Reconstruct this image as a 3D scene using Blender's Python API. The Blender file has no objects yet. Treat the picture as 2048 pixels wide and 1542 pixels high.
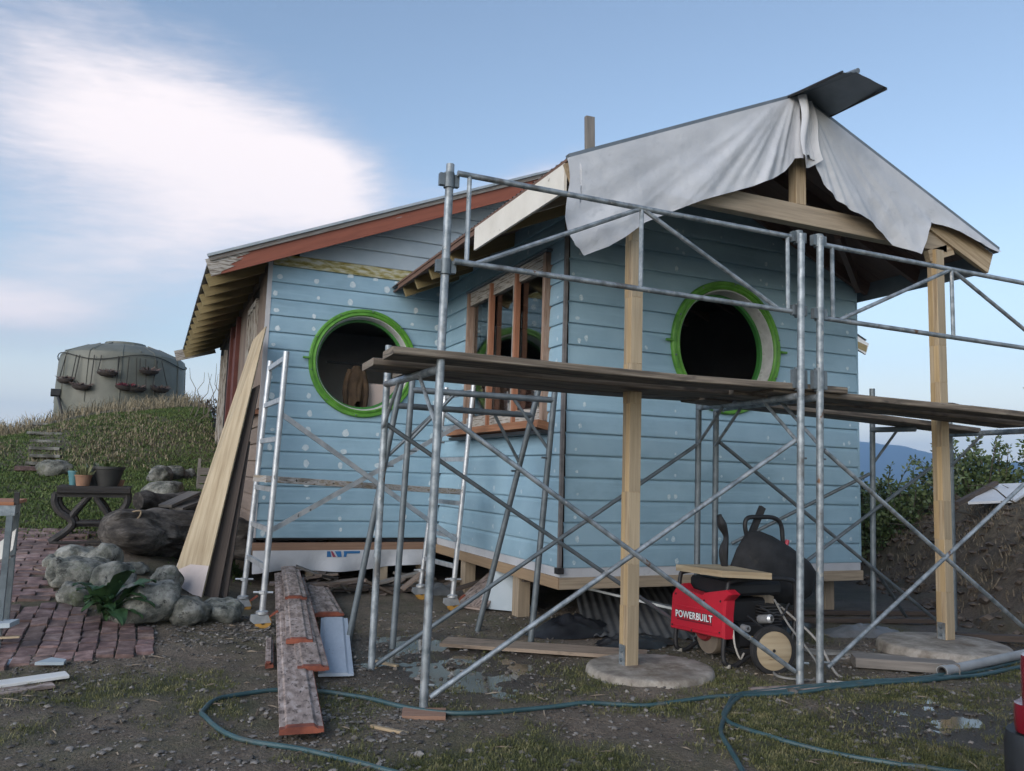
import bpy, bmesh, math, random
import numpy as np
from mathutils import Vector, Matrix, noise as mnoise
random.seed(7)
R_ = math.radians
scene = bpy.context.scene
COL = scene.collection

# ------------------------------------------------------------------ camera
CAM_H = 1.3
FPX, CX, CY = 1618.0, 1024.0, 771.0
CAMR = np.array([[0.91279683, 0.07301119, 0.40183493],
                 [-0.40727573, 0.08931978, 0.90892709],
                 [0.03047004, -0.99332338, 0.1112665]])   # camera right / down / forward axes in house axes
cam = bpy.data.cameras.new('camera'); camo = bpy.data.objects.new('camera', cam); COL.objects.link(camo)
cam.sensor_width = 36; cam.lens = FPX / 2048 * 36; cam.clip_start = .05; cam.clip_end = 30000
mw = Matrix.Identity(4)
for i in range(3):
    mw[i][0] = CAMR[i, 0]; mw[i][1] = -CAMR[i, 1]; mw[i][2] = -CAMR[i, 2]
mw[2][3] = CAM_H
camo.matrix_world = mw
scene.camera = camo

def at(px, py, X=None, Y=None, Z=None):
    """surveyed point: where the sight line meets a plane of the house grid"""
    r = CAMR @ np.array([px - CX, py - CY, FPX])
    if X is not None: t = X / r[0]
    elif Y is not None: t = Y / r[1]
    else: t = (Z - CAM_H) / r[2]
    return Vector((r[0] * t, r[1] * t, CAM_H + r[2] * t))

# ------------------------------------------------------------------ light
SUN_EL, SUN_AZ = 19.0, -122.0          # azimuth measured from +Y (house depth) towards +X
world = bpy.data.worlds.new('World'); scene.world = world; world.use_nodes = True
wn = world.node_tree.nodes; wl = world.node_tree.links; wn.clear()
def N(t, **k):
    n = wn.new(t)
    for a, b in k.items():
        if a == 'op': n.operation = b
        else: setattr(n, a, b)
    return n
def mth(op, a, b=None, c=None, clamp=False):
    n = wn.new('ShaderNodeMath'); n.operation = op; n.use_clamp = clamp
    for i, v in enumerate((a, b, c)):
        if v is None: continue
        if isinstance(v, (int, float)): n.inputs[i].default_value = v
        else: wl.new(v, n.inputs[i])
    return n.outputs[0]
def wmix(fac, a, b, blend='MIX'):
    n = wn.new('ShaderNodeMix'); n.data_type = 'RGBA'; n.blend_type = blend
    for s, v in ((n.inputs[0], fac), (n.inputs[6], a), (n.inputs[7], b)):
        if isinstance(v, (int, float)): s.default_value = v
        elif isinstance(v, tuple): s.default_value = (*v, 1)
        else: wl.new(v, s)
    return n.outputs[2]
sky = N('ShaderNodeTexSky'); sky.sky_type = 'NISHITA'; sky.sun_disc = False
sky.sun_elevation = R_(SUN_EL); sky.sun_rotation = R_(SUN_AZ); sky.altitude = 200
sky.air_density = 1.0; sky.dust_density = .6; sky.ozone_density = 1.6
tc = N('ShaderNodeTexCoord'); sep = N('ShaderNodeSeparateXYZ'); wl.new(tc.outputs['Generated'], sep.inputs[0])
dx, dy, dz = sep.outputs
az = mth('MULTIPLY', mth('ARCTAN2', dx, dy), 57.2958)
el = mth('MULTIPLY', mth('ARCSINE', dz), 57.2958)
def blob(a0, e0, wa, we, tilt=0.0):
    a = mth('SUBTRACT', az, a0); e = mth('SUBTRACT', el, e0)
    if tilt: e = mth('SUBTRACT', e, mth('MULTIPLY', a, tilt))
    q = mth('ADD', mth('POWER', mth('ABSOLUTE', mth('DIVIDE', a, wa)), 2.0), mth('POWER', mth('ABSOLUTE', mth('DIVIDE', e, we)), 2.0))
    return mth('POWER', 2.718, mth('MULTIPLY', q, -1.0))
def wnoise(sa, se, sx, seed, detail=5, rough=.55, dist=0.0):
    cb = N('ShaderNodeCombineXYZ')
    wl.new(mth('MULTIPLY', mth('ADD', az, mth('MULTIPLY', el, sx)), sa), cb.inputs[0])
    wl.new(mth('MULTIPLY', mth('SUBTRACT', el, mth('MULTIPLY', az, .12)), se), cb.inputs[1]); cb.inputs[2].default_value = seed
    n = N('ShaderNodeTexNoise'); n.inputs['Scale'].default_value = 1; n.inputs['Detail'].default_value = detail
    n.inputs['Roughness'].default_value = rough; n.inputs['Distortion'].default_value = dist
    wl.new(cb.outputs[0], n.inputs['Vector']); return n.outputs[0]
# cloud banks: big soft bank at the left, thin wisps under it and behind the gable
bank = mth('ADD', blob(-5.0, 21.5, 8.0, 5.6, -.05), mth('ADD', mth('MULTIPLY', blob(4.5, 21.3, 7.0, 4.4, -.08), .85), mth('MULTIPLY', blob(10.5, 19.6, 4.2, 3.6, -.2), .62)))
bank = mth('ADD', bank, mth('MULTIPLY', blob(-1, 13.6, 14, 4.6, .26), .72))
bank = mth('ADD', bank, mth('MULTIPLY', blob(-9, 9.0, 5.5, 1.6), .75))
bank = mth('ADD', bank, mth('MULTIPLY', blob(-40, 24, 22, 9, .1), .75))
bank = mth('ADD', bank, mth('MULTIPLY', blob(27, 20.3, 7.5, 2.0, .18), .85))
bank = mth('ADD', bank, mth('MULTIPLY', blob(150, 22, 60, 9), .7))
soft = wnoise(.10, .16, .35, 3.1, 3, .5)
strk = wnoise(.16, .75, .9, 8.7, 6, .62, .6)
fine = wnoise(.5, 2.6, .9, 1.3, 4, .6, .3)
ctex = mth('ADD', mth('MULTIPLY', soft, .62), mth('ADD', mth('MULTIPLY', strk, .62), mth('MULTIPLY', fine, .36)))
cl = mth('SUBTRACT', mth('ADD', mth('MULTIPLY', bank, 1.36), ctex), .93)
mr = N('ShaderNodeMapRange'); mr.interpolation_type = 'SMOOTHSTEP'
mr.inputs[1].default_value = .0; mr.inputs[2].default_value = 1.5; wl.new(cl, mr.inputs[0])
cmask = mr.outputs[0]
ccol = wmix(cmask, (.31, .305, .345), (.56, .505, .50))
# clear sky, graded towards the pale band low down
SKY_STR = .117
clear = wmix(1.0, sky.outputs[0], (SKY_STR * 1.05, SKY_STR * .92, SKY_STR * .83), 'MULTIPLY')
hz = N('ShaderNodeMapRange'); hz.interpolation_type = 'SMOOTHSTEP'
hz.inputs[1].default_value = 19; hz.inputs[2].default_value = -1; wl.new(el, hz.inputs[0])
warm = N('ShaderNodeMapRange'); warm.interpolation_type = 'SMOOTHSTEP'
warm.inputs[1].default_value = 9; warm.inputs[2].default_value = 0; wl.new(el, warm.inputs[0])
skyc = wmix(mth('MULTIPLY', hz.outputs[0], .68), clear, (.345, .40, .43))
skyc = wmix(mth('MULTIPLY', warm.outputs[0], .75), skyc, (1.12, 1.02, .79))
final = wmix(mth('MULTIPLY', cmask, .95), skyc, ccol)
bg = N('ShaderNodeBackground'); wl.new(final, bg.inputs[0]); bg.inputs[1].default_value = 1.0
wo = N('ShaderNodeOutputWorld'); wl.new(bg.outputs[0], wo.inputs[0])

sund = bpy.data.lights.new('sun', 'SUN'); suno = bpy.data.objects.new('sun', sund); COL.objects.link(suno)
sund.energy = 1.35; sund.angle = R_(55); sund.color = (1, .975, .95)
sd = Vector((math.sin(R_(SUN_AZ)) * math.cos(R_(SUN_EL)), math.cos(R_(SUN_AZ)) * math.cos(R_(SUN_EL)), math.sin(R_(SUN_EL))))
suno.rotation_euler = sd.to_track_quat('Z', 'Y').to_euler()
suno.location = sd * 50
vs = scene.view_settings
vs.view_transform = 'Standard'; vs.look = 'None'; vs.exposure = 1.18; vs.gamma = 1.0; vs.use_curve_mapping = False
scene.cycles.max_bounces = 6; scene.cycles.diffuse_bounces = 3; scene.cycles.glossy_bounces = 3
scene.cycles.transmission_bounces = 4; scene.cycles.transparent_max_bounces = 8; scene.cycles.volume_bounces = 0

# ------------------------------------------------------------------ helpers
WLOC = {}
def tag(o, label=None, cat=None, group=None, kind=None):
    if label: o['label'] = label
    if cat: o['category'] = cat
    if group: o['group'] = group
    if kind: o['kind'] = kind
    return o
def wloc(o): return WLOC.get(o.name, Vector((0, 0, 0))) if o else Vector((0, 0, 0))
def thing(name, label, cat, loc=(0, 0, 0), group=None, kind=None):
    o = bpy.data.objects.new(name, None); COL.objects.link(o); o.location = loc
    o.empty_display_size = .1; WLOC[o.name] = Vector(loc)
    return tag(o, label, cat, group, kind)

class MB:
    def __init__(s): s.V = []; s.F = []; s.U = []
    def face(s, idx, uv=None):
        s.F.append(tuple(idx)); s.U.append(uv if uv else [(s.V[i][0] + s.V[i][1], s.V[i][2]) for i in idx])
    def v(s, p): s.V.append(tuple(p)); return len(s.V) - 1
    def poly(s, pts, uv=None):
        s.face([s.v(p) for p in pts], uv); return s
    def bar(s, p0, p1, w, h, up=(0, 0, 1), w1=None, h1=None, ch=0.0):
        """timber from p0 to p1: w across, h along 'up'; ch = chamfer"""
        p0 = Vector(p0); p1 = Vector(p1); d = (p1 - p0); L = d.length; d.normalize()
        up = Vector(up); sd = d.cross(up)
        if sd.length < 1e-4: sd = d.cross(Vector((0, 1, 0)))
        sd.normalize(); u2 = sd.cross(d).normalized()
        w1 = w if w1 is None else w1; h1 = h if h1 is None else h1
        o = random.random() * 50; q = random.random() * 7
        def ring(p, w, h):
            if ch > 0:
                a, b = w / 2, h / 2; c = min(ch, a * .45, b * .45)
                prof = [(-a, -b + c), (-a + c, -b), (a - c, -b), (a, -b + c), (a, b - c), (a - c, b), (-a + c, b), (-a, b - c)]
            else: prof = [(-w / 2, -h / 2), (w / 2, -h / 2), (w / 2, h / 2), (-w / 2, h / 2)]
            return [s.v(p + sd * x + u2 * y) for x, y in prof]
        A = ring(p0, w, h); B = ring(p1, w1, h1); n = len(A); acc = q
        for i in range(n):
            j = (i + 1) % n; e = (Vector(s.V[A[i]]) - Vector(s.V[A[j]])).length
            s.face([A[j], A[i], B[i], B[j]], [(o, acc + e), (o, acc), (o + L, acc), (o + L, acc + e)]); acc += e
        s.face(A, [(o + (k % 2) * .02, q + k * .03) for k in range(n)])
        s.face(B[::-1], [(o + (k % 2) * .02, q + k * .03) for k in range(n)])
        return s
    def box(s, c, sx, sy, sz, rz=0.0, ch=0.0):
        c = Vector(c); d = Vector((math.cos(rz), math.sin(rz), 0)) * sx / 2
        return s.bar(c - d, c + d, sy, sz, ch=ch)
    def tube(s, pts, r, n=10, closed=False, caps=True):
        pts = [Vector(p) for p in pts]; m = len(pts); rs = r if isinstance(r, (list, tuple)) else [r] * m
        rings = []; prev = None; L = 0
        for i, p in enumerate(pts):
            if closed: t = pts[(i + 1) % m] - pts[i - 1]
            else: t = pts[min(i + 1, m - 1)] - pts[max(i - 1, 0)]
            t.normalize()
            if prev is None:
                a = Vector((0, 0, 1)) if abs(t.z) < .9 else Vector((1, 0, 0)); x = t.cross(a).normalized()
            else: x = (prev - t * prev.dot(t)).normalized()
            prev = x; y = t.cross(x)
            rings.append([s.v(p + (x * math.cos(6.28319 * k / n) + y * math.sin(6.28319 * k / n)) * rs[i]) for k in range(n)])
        o = random.random() * 30
        for i in range(m if closed else m - 1):
            A = rings[i]; B = rings[(i + 1) % m]; l = (pts[(i + 1) % m] - pts[i]).length
            for k in range(n):
                j = (k + 1) % n; c = 6.28 * rs[i] / n
                s.face([A[k], A[j], B[j], B[k]], [(o + L, k * c), (o + L, k * c + c), (o + L + l, k * c + c), (o + L + l, k * c)])
            L += l
        if caps and not closed: s.face(rings[0][::-1]); s.face(rings[-1])
        return s
    def lathe(s, prof, c, axis=(0, 0, 1), n=24, x=None, caps=False):
        """prof: (radius, distance along axis)"""
        c = Vector(c); a = Vector(axis).normalized()
        x = Vector(x) if x else (a.cross(Vector((0, 0, 1))) if abs(a.z) < .9 else Vector((1, 0, 0)))
        x.normalize(); y = a.cross(x); rings = []
        for r, h in prof:
            rings.append([s.v(c + a * h + (x * math.cos(6.28319 * k / n) + y * math.sin(6.28319 * k / n)) * r) for k in range(n)])
        for A, B in zip(rings, rings[1:]):
            for k in range(n):
                j = (k + 1) % n; s.face([A[k], A[j], B[j], B[k]])
        if caps: s.face(rings[0][::-1]); s.face(rings[-1])
        return s
    def prism(s, poly, vec):
        vec = Vector(vec); A = [s.v(p) for p in poly]; B = [s.v(Vector(p) + vec) for p in poly]; n = len(A)
        s.face(A[::-1]); s.face(B)
        for i in range(n):
            j = (i + 1) % n; s.face([A[i], A[j], B[j], B[i]])
        return s
    def grid(s, fn, nu, nv, wrap=False):
        I = [[s.v(fn(i / nu, j / nv)) for j in range(nv + 1)] for i in range(nu + 1)]
        for i in range(nu):
            for j in range(nv): s.face([I[i][j], I[i + 1][j], I[i + 1][j + 1], I[i][j + 1]], [(i / nu, j / nv), ((i + 1) / nu, j / nv), ((i + 1) / nu, (j + 1) / nv), (i / nu, (j + 1) / nv)])
        return s
    def pieces(s):
        """split into connected pieces (by shared positions)"""
        key = {}; par = list(range(len(s.F)))
        def find(i):
            while par[i] != i: par[i] = par[par[i]]; i = par[i]
            return i
        for fi, f in enumerate(s.F):
            for i in f:
                q = tuple(round(c, 4) for c in s.V[i])
                if q in key: par[find(fi)] = find(key[q])
                else: key[q] = fi
        out = {}
        for fi in range(len(s.F)): out.setdefault(find(fi), []).append(fi)
        res = []
        for fs in out.values():
            m = MB()
            for fi in fs: m.poly([s.V[i] for i in s.F[fi]], s.U[fi])
            res.append(m)
        return res
    def build(s, name, mat, parent=None, smooth=False, label=None, cat=None, group=None, kind=None, origin=None, bevel=0, sharp=38):
        me = bpy.data.meshes.new(name); pl = wloc(parent)
        og = Vector(origin) if origin is not None else pl
        vv = [(a - og.x, b - og.y, c - og.z) for a, b, c in s.V]
        me.from_pydata(vv, [], s.F)
        uvl = me.uv_layers.new(name='UVMap')
        flat = []
        for u in s.U:
            for q in u: flat.extend(q)
        uvl.data.foreach_set('uv', flat)
        if isinstance(mat, (list, tuple)):
            for m in mat: me.materials.append(m)
        else: me.materials.append(mat)
        me.update()
        bm = bmesh.new(); bm.from_mesh(me); bmesh.ops.recalc_face_normals(bm, faces=bm.faces); bm.to_mesh(me); bm.free()
        if smooth:
            me.polygons.foreach_set('use_smooth', [True] * len(me.polygons)); me.set_sharp_from_angle(angle=R_(sharp))
        o = bpy.data.objects.new(name, me); COL.objects.link(o)
        if parent: o.parent = parent
        o.location = og - pl; WLOC[o.name] = og
        if bevel:
            b = o.modifiers.new('bevel', 'BEVEL'); b.width = bevel; b.segments = 1; b.limit_method = 'ANGLE'
        return tag(o, label, cat, group, kind)

# ------------------------------------------------------------------ materials
MATS = {}
def M(name, stops, rough=.8, scale=4, stretch=(1, 1, 1), coord='Object', detail=6, nrough=.6, dist=0.0, bump=0.0, bscale=30, bstretch=None,
      metal=0.0, spec=.5, rv=0.0, rh=0.0, layer2=None, coat=0.0, trans=0.0, alpha=None, ior=None, vec_rand=True):
    if name in MATS: return MATS[name]
    m = bpy.data.materials.new(name); m.use_nodes = True; nt = m.node_tree; n = nt.nodes; l = nt.links
    b = n['Principled BSDF']
    t = n.new('ShaderNodeTexCoord'); mp = n.new('ShaderNodeMapping'); mp.inputs['Scale'].default_value = stretch
    src = t.outputs[coord]
    oi = n.new('ShaderNodeObjectInfo')
    if vec_rand:
        ad = n.new('ShaderNodeVectorMath'); ad.operation = 'ADD'; l.new(src, ad.inputs[0])
        sc = n.new('ShaderNodeVectorMath'); sc.operation = 'SCALE'; sc.inputs[0].default_value = (37, 19, 53); l.new(oi.outputs['Random'], sc.inputs['Scale'])
        l.new(sc.outputs[0], ad.inputs[1]); src = ad.outputs[0]
    l.new(src, mp.inputs[0])
    def nz(sc_, vec, det=detail, ro=nrough, di=dist):
        x = n.new('ShaderNodeTexNoise'); x.inputs['Scale'].default_value = sc_; x.inputs['Detail'].default_value = det
        x.inputs['Roughness'].default_value = ro; x.inputs['Distortion'].default_value = di; l.new(vec, x.inputs['Vector']); return x.outputs[0]
    def ramp(fac, st):
        r = n.new('ShaderNodeValToRGB'); e = r.color_ramp.elements
        while len(e) < len(st): e.new(.5)
        for k, (p, c) in enumerate(st):
            e[k].position = p; e[k].color = (*c[:3], c[3] if len(c) > 3 else 1)
        l.new(fac, r.inputs[0]); return r
    nf = nz(scale, mp.outputs[0])
    rr = ramp(nf, stops); colr = rr.outputs[0]
    if layer2:   # (stops for mask 0..1, scale, stretch, colour)
        for (lo, hi, sc2, st2, c2) in layer2:
            mp2 = n.new('ShaderNodeMapping'); mp2.inputs['Scale'].default_value = st2; mp2.inputs['Location'].default_value = (sc2, 3.1, 7.7); l.new(src, mp2.inputs[0])
            f2 = nz(sc2, mp2.outputs[0]); r2 = ramp(f2, [(lo, (0, 0, 0)), (hi, (1, 1, 1))])
            mx = n.new('ShaderNodeMix'); mx.data_type = 'RGBA'; l.new(r2.outputs[0], mx.inputs[0]); l.new(colr, mx.inputs[6]); mx.inputs[7].default_value = (*c2, 1); colr = mx.outputs[2]
    if rv or rh:
        hs = n.new('ShaderNodeHueSaturation'); mr1 = n.new('ShaderNodeMapRange'); mr1.inputs[3].default_value = 1 - rv; mr1.inputs[4].default_value = 1 + rv
        l.new(oi.outputs['Random'], mr1.inputs[0]); l.new(mr1.outputs[0], hs.inputs['Value'])
        if rh:
            mr2 = n.new('ShaderNodeMapRange'); mr2.inputs[3].default_value = .5 - rh; mr2.inputs[4].default_value = .5 + rh
            fr = n.new('ShaderNodeMath'); fr.operation = 'FRACT'; mm = n.new('ShaderNodeMath'); mm.operation = 'MULTIPLY'; mm.inputs[1].default_value = 17.3
            l.new(oi.outputs['Random'], mm.inputs[0]); l.new(mm.outputs[0], fr.inputs[0]); l.new(fr.outputs[0], mr2.inputs[0]); l.new(mr2.outputs[0], hs.inputs['Hue'])
        l.new(colr, hs.inputs['Color']); colr = hs.outputs[0]
    l.new(colr, b.inputs['Base Color'])
    b.inputs['Roughness'].default_value = rough; b.inputs['Metallic'].default_value = metal
    b.inputs['Specular IOR Level'].default_value = spec
    if coat: b.inputs['Coat Weight'].default_value = coat
    if trans: b.inputs['Transmission Weight'].default_value = trans
    if ior: b.inputs['IOR'].default_value = ior
    if bump:
        mp3 = n.new('ShaderNodeMapping'); mp3.inputs['Scale'].default_value = bstretch or stretch; l.new(src, mp3.inputs[0])
        f3 = nz(bscale, mp3.outputs[0], 5, .6, 0)
        bp = n.new('ShaderNodeBump'); bp.inputs['Strength'].default_value = 1; bp.inputs['Distance'].default_value = bump; l.new(f3, bp.inputs['Height']); l.new(bp.outputs[0], b.inputs['Normal'])
    MATS[name] = m; return m
def flat(name, c, rough=.6, metal=0, spec=.5): return M(name, [(.3, tuple(x * .85 for x in c)), (.7, tuple(min(1, x * 1.12) for x in c))], rough, scale=9, metal=metal, spec=spec)

UVS = (1.2, 26, 1)
blue = M('blue_paint', [(.35, (.235, .375, .47)), (.65, (.295, .445, .54))], .55, 2.2, bump=.0006, bscale=40, rv=.05, layer2=[(.52, .74, 1.4, (1, 1, 1.6), (.20, .32, .40)), (.52, .70, 3.0, (.5, .5, 9), (.285, .44, .535))])
primer = M('pale_primer', [(.25, (.30, .37, .42)), (.75, (.42, .48, .52))], .6, 2.5, bump=.0006, rv=.05)
filler = M('filler_paste', [(.36, (.36, .49, .57)), (.62, (.52, .62, .68))], .8, 40)
white = M('white_paint', [(.25, (.60, .60, .58)), (.8, (.76, .76, .74))], .55, 6, bump=.0004)
whitewood = M('primed_fascia', [(.25, (.60, .57, .50)), (.8, (.78, .75, .68))], .6, 3, layer2=[(.66, .72, 16, (1, 1, 1), (.2, .16, .12))])
green = M('green_paint', [(.38, (.062, .205, .02)), (.62, (.11, .31, .036))], .5, 7, bump=.001, bscale=24, layer2=[(.62, .66, 18, (1, 1, 1), (.13, .24, .08))])
pine = M('laminated_pine', [(.32, (.26, .185, .11)), (.5, (.38, .29, .185)), (.68, (.48, .385, .26))], .65, 2.0, UVS, 'UV', bump=.0008, bscale=3, rv=.08)
pinegrey = M('weathered_pine', [(.2, (.20, .165, .125)), (.55, (.36, .29, .21)), (.85, (.46, .38, .28))], .75, 2.0, UVS, 'UV', bump=.001, bscale=3, rv=.1)
tailwood = M('rafter_wood', [(.2, (.19, .15, .07)), (.8, (.30, .24, .12))], .8, 2, UVS, 'UV', bump=.0008, bscale=3, rv=.1)
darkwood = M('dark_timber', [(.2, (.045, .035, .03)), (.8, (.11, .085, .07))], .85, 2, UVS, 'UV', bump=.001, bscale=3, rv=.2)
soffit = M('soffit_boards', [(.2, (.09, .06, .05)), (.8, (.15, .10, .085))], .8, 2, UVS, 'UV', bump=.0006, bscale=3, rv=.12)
plankm = M('scaffold_plank', [(.32, (.06, .05, .04)), (.5, (.15, .122, .095)), (.68, (.28, .24, .19))], .85, 2.2, (1.0, 22, 1), 'UV', bump=.0018, bscale=3, rv=.12, layer2=[(.54, .66, 2.2, (1.5, 5, 1), (.06, .05, .042))])
greywood = M('silvered_wood', [(.2, (.10, .09, .08)), (.8, (.24, .22, .20))], .9, 2, UVS, 'UV', bump=.0015, bscale=3, rv=.25)
oldboard = M('stripped_board', [(.33, (.14, .105, .09)), (.5, (.31, .245, .215)), (.66, (.45, .38, .35))], .85, 2.4, (3, 9, 1), 'UV', bump=.0015, bscale=4, rv=.12,
             layer2=[(.55, .63, 7, (2, 5, 1), (.10, .075, .065)), (.64, .69, 15, (1, 2.2, 1), (.05, .04, .038))])
redend = M('red_lead_paint', [(.38, (.13, .035, .022)), (.6, (.26, .075, .042))], .7, 8, rv=.15)
bargered = M('red_oxide_barge', [(.25, (.20, .06, .035)), (.75, (.27, .085, .05))], .7, 3, (1, 8, 1), 'UV', rv=.05, layer2=[(.67, .70, 3.0, (1, 9, 1), (.28, .27, .26))])
flakewhite = M('flaking_paint', [(.42, (.42, .40, .37)), (.52, (.34, .31, .27)), (.60, (.13, .105, .085))], .85, 3, (2.0, 24, 1), 'UV', bump=.0015, bscale=4)
mossboard = M('mossy_board', [(.36, (.50, .50, .43)), (.5, (.36, .33, .17)), (.62, (.20, .16, .03)), (.75, (.30, .27, .10))], .85, 2.6, (2.6, 9, 1), 'UV', bump=.001, bscale=3)
brownboard = M('bare_brown_board', [(.2, (.14, .105, .085)), (.8, (.235, .185, .15))], .85, 2, (1.2, 14, 1), 'UV', bump=.001, bscale=3, rv=.15)
redframe = M('dark_red_frame', [(.3, (.085, .022, .018)), (.7, (.13, .04, .03))], .6, 6, layer2=[(.72, .76, 14, (1, 1, 1), (.5, .42, .38))])
ply = M('plywood_sheet', [(.32, (.27, .205, .125)), (.5, (.38, .305, .20)), (.68, (.47, .39, .27))], .75, 1.6, (1.0, 13, 1), 'UV', bump=.0005, bscale=3, rv=.06, layer2=[(.70, .76, 5, (1.2, 7, 1), (.22, .14, .07))])
galv = M('galvanised_steel', [(.36, (.16, .19, .21)), (.62, (.36, .40, .43))], .5, 14, metal=.5, bump=.0008, bscale=70, rv=.1, layer2=[(.56, .68, 6, (1, 1, .6), (.14, .14, .14)), (.63, .67, 26, (1, 1, .7), (.42, .42, .40)), (.66, .70, 9, (1, 1, .5), (.15, .085, .05))])
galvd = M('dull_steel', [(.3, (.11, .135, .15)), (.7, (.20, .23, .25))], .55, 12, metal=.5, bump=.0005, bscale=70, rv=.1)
alu = M('aluminium', [(.36, (.36, .39, .42)), (.62, (.56, .58, .60))], .42, 10, metal=.6, layer2=[(.66, .70, 22, (1, 1, .5), (.16, .16, .16))])
zinc = M('zinc_roofing', [(.3, (.30, .34, .36)), (.7, (.44, .47, .49))], .5, 5, metal=.6, bump=.0003)
oldiron = M('weathered_iron', [(.3, (.12, .12, .125)), (.55, (.19, .18, .175)), (.75, (.16, .10, .075))], .75, 4, metal=.15, bump=.0006)
flash = M('dark_flashing', [(.3, (.12, .15, .175)), (.7, (.19, .22, .25))], .5, 4, metal=.3)
wrapm = M('building_wrap', [(.3, (.42, .44, .475)), (.7, (.54, .555, .58))], .7, 1.5, bump=.010, bscale=7, layer2=[(.54, .74, 2.4, (1, 1, 1), (.37, .39, .42)), (.62, .74, 9, (1, 1, 1), (.40, .42, .45))])
black = M('black_plastic', [(.3, (.010, .011, .013)), (.7, (.018, .02, .023))], .55, 6, bump=.0006, bscale=50)
blackm = M('black_metal', [(.3, (.018, .018, .02)), (.7, (.04, .04, .042))], .5, 8, metal=.3)
castiron = M('cast_iron', [(.3, (.016, .015, .015)), (.7, (.045, .04, .038))], .7, 8, bump=.001)
redp = M('red_plastic', [(.3, (.42, .014, .03)), (.7, (.50, .02, .04))], .38, 4)
conc = M('concrete', [(.36, (.16, .14, .12)), (.5, (.28, .255, .22)), (.64, (.40, .37, .33))], .9, 5, nrough=.7, bump=.004, bscale=28, layer2=[(.52, .66, 2.2, (1, 1, 1), (.15, .12, .09))])
stone = M('field_stone', [(.36, (.045, .048, .044)), (.46, (.10, .105, .092)), (.56, (.19, .19, .17)), (.66, (.29, .29, .265))], .92, 7, nrough=.72, bump=.016, bscale=14, rv=.2, rh=.015, layer2=[(.56, .70, 2.6, (1, 1, 1), (.095, .105, .065)), (.54, .70, 20, (1, 1, 1), (.21, .22, .195)), (.58, .63, 11, (1, 1, 1), (.035, .037, .035))])
logm = M('driftwood_log', [(.36, (.015, .013, .012)), (.5, (.055, .048, .042)), (.66, (.16, .145, .13))], .9, 2.4, (1.0, 2.6, 3.2), 'Object', nrough=.7, bump=.03, bscale=3.2, bstretch=(1, 2.6, 3.4))
brickm = M('paver_brick', [(.36, (.105, .066, .060)), (.5, (.19, .122, .110)), (.64, (.29, .205, .19))], .75, 9, bump=.004, bscale=40, rv=.36, rh=.014, layer2=[(.62, .78, 5, (1, 1, 1), (.10, .085, .075))])
hosem = M('green_hose', [(.35, (.022, .060, .070)), (.65, (.045, .095, .105))], .5, 6, layer2=[(.54, .70, 8, (1, 1, 1), (.08, .095, .09))])
tankm = M('olive_tank', [(.35, (.10, .105, .085)), (.65, (.15, .155, .128))], .55, 1.6)
# ------------------------------------------------------------------ terrain
def sst(a, b, x):
    t = max(0., min(1., (x - a) / (b - a))); return t * t * (3 - 2 * t)
def tab(t, x):
    if x <= t[0][0]: return t[0][1]
    for (a, va), (b, vb) in zip(t, t[1:]):
        if x <= b: return va + (vb - va) * (x - a) / (b - a)
    return t[-1][1]
HILL = [(5.6, 0), (7, .08), (9.5, .43), (12, .85), (14, 1.2), (15.5, 1.62), (17, 2.02), (20, 2.42), (24, 2.6), (32, 2.4), (50, 0), (90, -14), (200, -30)]
PUD = [(2.05, 5.55, .8, 1.05), (4.05, 3.35, .8, .45), (6.3, 4.6, 1.0, .55)]
def bank_d(x, y): return ((x - 6.95) * 3.7 - (y - 4.7) * 2.15) / 4.28
def height(x, y):
    k = sst(9.6, 12.6, y); w = 1 - sst(-.2 + 1.22 * k, 1.25 - .08 * k, x) * (1 - sst(17, 22, y))
    z = tab(HILL, y) * w * (1 - sst(6, 14, x))
    z -= .55 * sst(13, 19, y) * sst(-.8, -3.2, x) if y < 40 else 0
    z += .30 * sst(13.5, 17, y) * sst(-1.5, 1.0, x) * (1 - sst(1.12, 1.2, x)) if y < 40 else 0
    d = bank_d(x, y)
    b = 1.15 * sst(0.0, 1.7, d) + .35 * sst(1.5, 5, d)
    b *= (1 - sst(16, 30, y)) * sst(-1, 1.5, y)
    b -= 22 * sst(14, 90, math.hypot(x, y)) * sst(3, 9, x)
    return z + b
def pud(x, y):
    p = 0
    for (a, b, c, d) in PUD: p = max(p, math.exp(-(((x - a) / c) ** 2 + ((y - b) / d) ** 2) * 1.2))
    return p
def fbm(x, y, s, o=0.0, oct=4): return mnoise.fractal(Vector((x * s, y * s, o)), 1.0, 2.0, oct)
def under_house(x, y): return (3.3 < x < 6.55 and y > 6.25 and y < 9.5) or (1.2 < x < 9.2 and 9.4 < y < 16.4)
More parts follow.
